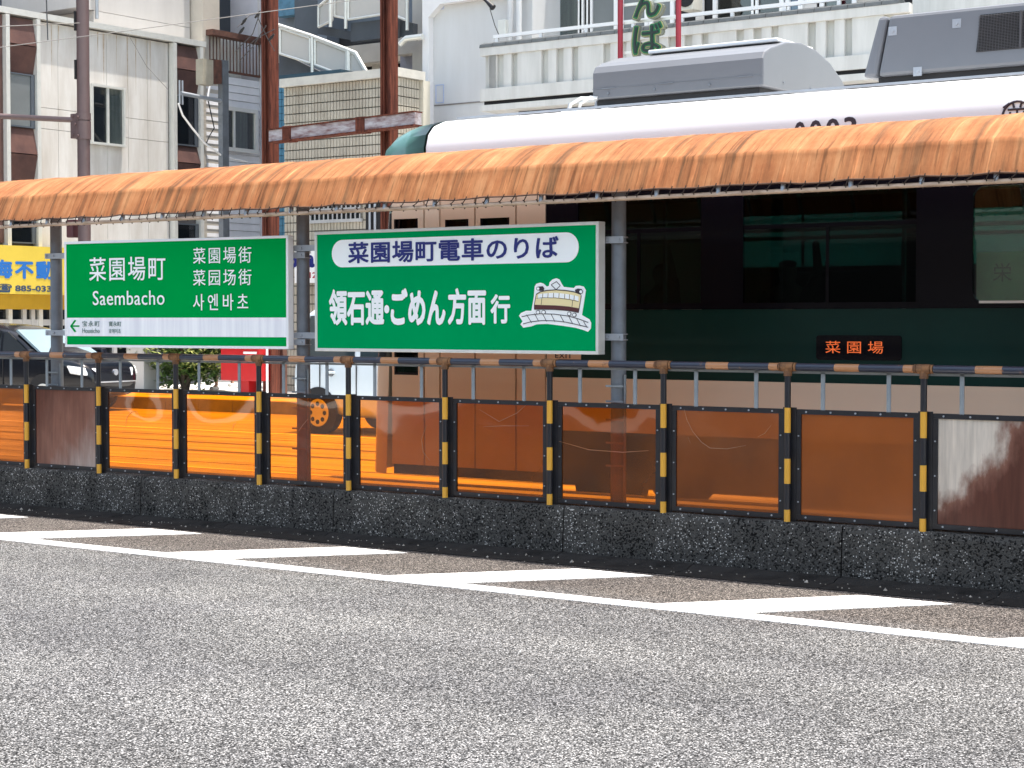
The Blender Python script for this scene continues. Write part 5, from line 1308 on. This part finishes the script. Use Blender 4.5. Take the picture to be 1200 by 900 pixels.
for i, c in enumerate(cl_):
    o = MB().tube([atY(x, y, 22.0+.2*j) for j, (x, y) in enumerate(c)], .008, 5).obj('cable_strand', M_wired, None)
    tag(o, ['dark cable strand crossing the upper left of the tangle beside the rusty post', 'dark cable strand running down from the top of the tangle to the railed balcony', 'dark cable strand dropping against the left rusty post', 'dark cable strand slanting down left through the middle of the tangle', 'short dark cable strand at the right of the tangle beside the rusty post'][i], 'cable', 'tangled cable strands beside the rusty post')
ic = MB()
for x, y in ((286,25),(283,36),(302,17),(318,44)):
    p = atY(x, y, 22.1); ic.tube([p+Vector((-.06,0,-.05)), p, p+Vector((.06,0,.05))], [.014,.026,.014], 8)
tag(ic.obj('insulator_string', M_dark, None), 'dark insulators in the tangle of cables left of the rusty post', 'insulator')

# ---- cars
M_tyre = mat('tyre', (.015,.015,.016), .85); M_carb = mat('car_black_paint', (.004,.005,.009), .22, var=.1, coat=.35, spec=.3); M_carw = mat('car_white_paint', (.62,.70,.74), .25, var=.02, coat=1)
M_chrome = mat('chrome', (.75,.75,.78), .15, .9, var=.03); G_car = glass_mat('car_glass', (.20,.26,.28), .02, 1.0, ior=2.0); G_lamp = mat('headlamp', (.85,.86,.88), .12, .1, var=.15, scale=20)
def car(label, loc, rz, m_body, Lc, hwid, prof, doors, hub):
    """prof: list of (x, z_bottom, z_belt, z_roof, roof half width factor), nose at +x"""
    root = thing('parked_car', label, 'car', loc, rz)
    def section(x, zb, zl, zr_, f, e=0):
        h = hwid + e; fr = max(0.02, f)
        pts = [(.0, zb), (h*.80, zb), (h*.96, zb+.10), (h, zb+.30 if zb+.30 < zl-.1 else (zb+zl)/2), (h*.985, zl-.08), (h*.95, zl)]
        if zr_ > zl + .02:
            hr_ = h*fr; pts += [(hr_+(h*.95-hr_)*.5, zl+(zr_-zl)*.5), (hr_+.02, zr_-.09), (hr_-.06, zr_-.02), (hr_*.5, zr_+.01), (0, zr_+.02)]
        else:
            pts += [(h*.85, zl+.02), (h*.75, zl+.03), (h*.6, zl+.035), (h*.35, zl+.04), (0, zl+.045)]
        return pts
    vs = []; fs = []; n_ = 11
    for st in prof:
        p_ = section(*st[:5], e=(st[5] if len(st) > 5 else 0))
        for y, z_ in p_: vs.append((st[0], y, z_))
    for i in range(len(prof)-1):
        for j in range(n_-1): fs.append((i*n_+j, i*n_+j+1, (i+1)*n_+j+1, (i+1)*n_+j))
    m0 = len(vs); vs2 = vs + [(x, -y, z_) for x, y, z_ in vs]; fs2 = fs + [tuple(i+m0 for i in f) for f in fs]
    for off in (0, m0):
        fs2.append(tuple(off+j for j in range(n_))); fs2.append(tuple(off+(len(prof)-1)*n_+j for j in range(n_)))
    b = MB().add(vs2, fs2, True).obj('body', m_body, root)
    bm = bmesh.new(); bm.from_mesh(b.data); bmesh.ops.remove_doubles(bm, verts=bm.verts, dist=.001); bmesh.ops.recalc_face_normals(bm, faces=bm.faces); bm.to_mesh(b.data); bm.free()
    sd = b.modifiers.new('sub', 'SUBSURF'); sd.levels = sd.render_levels = 2
    # side glass: follows the tumblehome
    for sgn in (-1, 1):
        for (xa, xb, xc, xd, z0_, z1_, hy0, hy1) in doors['glass']:
            MB().add([(xa, sgn*(hwid*hy0), z0_),(xb, sgn*(hwid*hy0), z0_),(xc, sgn*(hwid*hy1), z1_),(xd, sgn*(hwid*hy1), z1_),
                      (xa, sgn*(hwid*hy0-.03), z0_),(xb, sgn*(hwid*hy0-.03), z0_),(xc, sgn*(hwid*hy1-.03), z1_),(xd, sgn*(hwid*hy1-.03), z1_)],
                     [(0,1,2,3),(4,5,6,7),(0,1,5,4),(1,2,6,5),(2,3,7,6),(3,0,4,7)]).obj('side_window', doors.get('gm', G_car), root)
        for x in doors['seams']:
            MB().box(x-.006, sgn*(hwid*.99), .35, x+.006, sgn*(hwid+.004), doors['belt']).obj('door_seam', M_dark, root)
        for x in doors['handles']:
            hd = MB().box(x-.09, sgn*(hwid+.002), doors['belt']-.17, x+.09, sgn*(hwid+.035), doors['belt']-.135).obj('door_handle', m_body, root, .01)
            MB().tube([(x, sgn*(hwid*.985), doors['belt']-.155),(x, sgn*(hwid+.001), doors['belt']-.155)], .055, 14).obj('handle_recess', M_galvd, hd)
    for x in doors['wheels']:
        for sgn in (-1, 1):
            y = sgn*(hwid-.10)
            w = MB().tube([(x, y-.10, .29),(x, y-.085, .29),(x, y+.085, .29),(x, y+.10, .29)], [.26,.285,.285,.26], 28).obj('wheel', M_tyre, root)
            if hub:
                h_ = MB().tube([(x, y+sgn*.09, .29),(x, y+sgn*.112, .29)], [.20,.185], 28).obj('hubcap', M_alu, w)
                hs = MB()
                for k in range(8):
                    a_ = k*math.pi/4; hs.tube([(x+.125*math.cos(a_), y+sgn*.112, .29+.125*math.sin(a_)),(x+.125*math.cos(a_), y+sgn*.116, .29+.125*math.sin(a_))], .032, 10)
                hs.obj('hubcap_hole', M_dark, w)
            MB().tube([(x, sgn*(hwid-.02), .31),(x, sgn*(hwid+.003), .31)], .335, 28).obj('wheel_arch', M_dark, root)
    return root
# black estate car, nose towards +X
pb_ = atZ(97, 484, 0)
blk = car('black hatchback car parked facing right at the left edge', (pb_.x-2.2, pb_.y+.5, 0), R(7), M_carb, 4.0, .77,
    [(-2.05,.40,.80,.80,.8),(-2.0,.30,.92,1.38,.78),(-1.6,.22,.95,1.47,.80),(-.8,.20,.95,1.50,.82),(0,.20,.94,1.49,.82),(.45,.20,.93,1.40,.80),(.95,.20,.93,1.12,.78),(1.25,.21,.93,.93,.8),(1.7,.22,.88,.88,.8,-.01),(1.98,.24,.83,.83,.8,-.06),(2.12,.26,.74,.74,.8,-.14),(2.2,.34,.60,.60,.8,-.24)],
    dict(glass=[(-1.7,-.72,-.72,-1.55,.97,1.36,.965,.83),(-.66,.25,.22,-.66,.97,1.37,.965,.83),(.30,.98,.34,.26,.97,1.36,.965,.83)], seams=[-.69,.34], handles=[-.85,.12], wheels=[-1.3,1.25], belt=.93), True)
ws = MB().add([(1.22,-.70,.965),(1.22,.70,.965),(.52,.60,1.40),(.52,-.60,1.40),(1.19,-.70,.94),(1.19,.70,.94),(.49,.60,1.37),(.49,-.60,1.37)], [(0,1,2,3),(4,5,6,7),(0,1,5,4),(1,2,6,5),(2,3,7,6),(3,0,4,7)]).obj('windscreen', mat('windscreen_reflection', (.22,.30,.34), .12, .0, var=.05), blk)
for sgn in (-1, 1):
    MB().add([(1.86,sgn*.785,.66),(2.06,sgn*.74,.63),(2.21,sgn*.40,.60),(1.72,sgn*.38,.62),(1.78,sgn*.785,.79),(2.0,sgn*.74,.77),(2.17,sgn*.44,.74),(1.7,sgn*.40,.80)],
        [(0,1,2,3),(4,5,6,7),(0,1,5,4),(1,2,6,5),(2,3,7,6),(3,0,4,7)]).obj('headlight', G_lamp, blk, .02)
    MB().prism([(.95,.92),(1.2,.92),(1.15,1.06),(1.0,1.06)], lambda a, b, c: (a, c, b), sgn*.84, sgn*1.0).obj('wing_mirror', M_carb, blk, .03)
MB().box(2.10, -.52, .50, 2.225, .52, .52).obj('chrome_strip', M_chrome, blk)
MB().box(2.08, -.50, .34, 2.19, .50, .46).obj('grille', M_dark, blk)
MB().tube([(2.08, 0, .67),(2.20, 0, .67)], .055, 16).obj('bonnet_badge', M_chrome, blk)
for x in (.35,.9): MB().box(x, -.0, 1.0, x+.01, .0, 1.0)
# white kei van partly behind the tram
pw = atZ(378, 508, 0)
wht = car('pale silver white van parked facing right beyond the tram', (pw.x+1.25, pw.y+.65, 0), 0, M_carw, 3.4, .74,
    [(-1.72,.40,.90,.9,.8),(-1.68,.28,1.0,1.74,.86),(-1.2,.22,1.02,1.80,.88),(0,.20,1.02,1.82,.88),(.8,.20,1.0,1.80,.88),(1.2,.20,.98,1.5,.84),(1.5,.22,.92,1.1,.8),(1.68,.30,.75,.75,.8)],
    dict(glass=[(-1.5,-.62,-.62,-1.45,1.06,1.62,.965,.90),(-.52,.30,.26,-.52,1.06,1.62,.965,.90),(.38,1.1,.85,.36,1.06,1.58,.965,.90)], seams=[-.57,.34,-1.22], handles=[-1.02,.12], wheels=[-1.25,1.2], belt=1.0), True)

# ---- red post box
rb = atY(291, 428, 24.5); zt = atY(291, 408, 24.5).z; zb_ = atY(291, 446, 24.5).z
Rb = thing('post_box', 'red box on a red pedestal beside the shrub on the far pavement', 'post box', (rb.x, 24.5, .2))
M_red = mat('post_box_red', (.50,.012,.015), .4, var=.06)
wr_ = (atY(315,428,24.5).x-atY(269,428,24.5).x)/2
MB().box(-wr_, -.22, zb_-.2, wr_, .22, zt-.2+.12).obj('box_body', M_red, Rb, .02)
MB().box(-.13, -.13, 0, .13, .13, zb_-.201).obj('pedestal', M_red, Rb)
MB().box(.10, -.235, zt-.2-.10, .42, -.221, zt-.2-.06).obj('slot_plate', M_swhite, Rb)
MB().box(-wr_+.05, -.24, zt-.2+.0, wr_-.05, -.221, zt-.2+.04).obj('slot_hood', M_red, Rb)
# stand, side poles right of it
for px, lb in ((313,'thin pale stake just right of the red box'),):
    p = atY(px, 430, 24.3); tag(MB().tube([(p.x, 24.3, .2),(p.x, 24.3, 1.35)], .022, 8).obj('stake', M_white, None), lb, 'stake')
p = atY(328, 430, 24.9); tag(MB().box(p.x-.16, 24.85, .2, p.x+.12, 24.97, 2.6).obj('meter_board', M_rust, None, .01), 'upright rust brown board between the red box and the middle post', 'board')
# pale gate pillar and dark low wall left of the shrub
p0, p1 = atY(148, 430, 24.6), atY(168.5, 430, 24.6)
tag(MB().box(p0.x, 24.6, .2, p1.x, 24.95, 2.8).obj('gate_pillar', M_wallw2, None, .01), 'pale grey gate pillar right of the black car', 'pillar')
p0, p1 = atY(169, 430, 27.5), atY(218, 447, 27.5)
lw = thing('low_wall', 'dark low wall with a thin pale line between the pale pillar and the shrub', 'wall', (p0.x, 27.5, 0))
box('wall', M_slate, lw, (0, 0, 0), (p1.x-p0.x, .3, 1.05)); box('ledge', M_galv, lw, (0, -.04, .62), (p1.x-p0.x, -.001, .65))
# ---- shrub
sc = atY(217, 448, 24.9)
Sh = thing('shrub', 'leafy green shrub with a forked trunk on the far pavement below the station sign', 'shrub', (sc.x, 24.9, .2))
tk = MB(); rnd = random.Random(4); tips = []
for k in range(9):
    a_ = rnd.uniform(0, 6.28); r_ = rnd.uniform(.3, .95); h_ = rnd.uniform(.5, 1.25)
    tip = Vector((r_*math.cos(a_)*1.15, r_*math.sin(a_)*.8, h_)); mid = Vector((tip.x*.35, tip.y*.35, h_*.55)); tips.append(tip)
    tk.tube([(rnd.uniform(-.05,.05),0,0), mid, tip], [.045,.03,.012], 6)
tk.obj('trunk', mat('bark', (.10,.075,.05), .9, var=.2), Sh)
def leaves(cnt, rx_, ry_, rz_, cz_, size, seed, drop=0):
    r_ = random.Random(seed); b = MB()
    cl2 = [(Vector((r_.uniform(-1,1)*rx_, r_.uniform(-1,1)*ry_, cz_+r_.uniform(-1,1)*rz_)), r_.uniform(.16,.34)) for _ in range(90)]
    cl2 = [c for c in cl2 if (c[0].x/rx_)**2 + (c[0].y/ry_)**2 + ((c[0].z-cz_)/rz_)**2 < 1.15]
    for _ in range(cnt):
        c_, s = r_.choice(cl2); d = Vector((r_.gauss(0,1), r_.gauss(0,1), r_.gauss(0,1))).normalized()*s*r_.uniform(.5,1)
        p = c_ + d; 
        u = Vector((r_.uniform(-1,1), r_.uniform(-1,1), r_.uniform(-.6,.3))).normalized(); v = u.cross(Vector((r_.uniform(-.4,.4), r_.uniform(-.4,.4), 1))).normalized()
        l_, w_ = size*r_.uniform(.7,1.3), size*.28
        b.add([p-u*l_*.5, p+v*w_-Vector((0,0,.01)), p+u*l_*.5, p-v*w_-Vector((0,0,.01))], [(0,1,2,3)])
    return b
M_leaf = mat('leaf', (.10,.16,.035), .35, scale=4, col2=(.05,.11,.03)); M_leaf2 = mat('leaf_pale', (.34,.36,.10), .4, scale=4, col2=(.14,.19,.05))
# lower right mass and upper spreading mass
def shift(b, dx, dz): b.v = [(x+dx, y, z_+dz) for x, y, z_ in b.v]; return b
shift(leaves(3800, .72, .6, .48, .62, .11, 1), .08, 0).obj('foliage', M_leaf, Sh, kind='stuff')
shift(leaves(3000, 1.30, .7, .35, 1.10, .11, 2), -.05, 0).obj('foliage', M_leaf, Sh, kind='stuff')
shift(leaves(1800, 1.15, .8, .6, .9, .11, 3), 0, 0).obj('young_foliage', M_leaf2, Sh, kind='stuff')

# ---- pedestrian half hidden behind the shrub
pp = atZ(259, 457, .2)
Pe = thing('person', 'person in teal shorts walking past behind the shrub, mostly hidden by the sign', 'person', (pp.x, pp.y, .2), R(20))
M_skin = mat('skin', (.50,.30,.22), .55, var=.04)
pts = [(0,0,.90),(0,0,1.05),(0,0,1.25),(0,0,1.38),(0,0,1.46),(0,0,1.56),(.01,0,1.66),
       (-.16,0,1.35),(-.24,.02,1.10),(-.22,-.14,.88),(-.21,-.20,.80),(.16,0,1.35),(.24,.04,1.10),(.24,-.04,.86),(.24,-.06,.78),
       (-.09,0,.86),(-.10,-.10,.48),(-.10,.02,.10),(-.10,-.12,.04),(.09,0,.86),(.10,.14,.50),(.10,.34,.20),(.10,.28,.06)]
ed = [(0,1),(1,2),(2,3),(3,4),(4,5),(5,6),(3,7),(7,8),(8,9),(9,10),(3,11),(11,12),(12,13),(13,14),(0,15),(15,16),(16,17),(17,18),(0,19),(19,20),(20,21),(21,22)]
rd = [.13,.13,.14,.09,.05,.095,.085,.06,.04,.03,.03,.06,.04,.03,.03,.09,.06,.035,.035,.09,.06,.035,.035]
skin_obj('body', pts, ed, rd, M_skin, Pe)
M_teal = mat('teal_cloth', (.03,.14,.16), .8, var=.1)
skin_obj('shorts', [(0,0,.93),(-.09,0,.86),(-.10,-.07,.56),(.09,0,.86),(.10,.10,.56)], [(0,1),(1,2),(0,3),(3,4)], [.16,.115,.095,.115,.095], M_teal, Pe)
skin_obj('shirt', [(0,0,.95),(0,0,1.15),(0,0,1.36),(-.17,0,1.34),(-.23,.01,1.18),(.17,0,1.34),(.23,.02,1.18)], [(0,1),(1,2),(2,3),(3,4),(2,5),(5,6)], [.15,.15,.12,.08,.065,.08,.065], mat('grey_shirt', (.25,.26,.28), .8), Pe)
MB().box(-.15, -.24, -.0, -.05, .06, .07).obj('shoe', M_white, Pe, .03); MB().box(.05, .18, .05, .15, .44, .12).obj('shoe', M_white, Pe, .03)
skin_obj('hair', [(.01,.02,1.62),(.01,.02,1.68)], [(0,1)], [.10,.09], M_dark, Pe)

# ---- buildings on the camera's side of the street (seen only as reflections)
Op = thing('arcade_building', 'row of brownish buildings on the near side of the street, seen as dark reflections', 'building', (0, -9, 0))
MB().box(-60, -8, 0, 40, 0, 8).obj('wall', mat('near_wall', (.16,.145,.13), .8, var=.2, scale=.5), Op)
for i in range(16):
    w = box('window', M_dark, Op, (-58+i*6, .001, 4), (-55+i*6, .05, 6.2))
    box('shop_front', M_dark, Op, (-58.5+i*6, .001, .2), (-54+i*6, .05, 3))
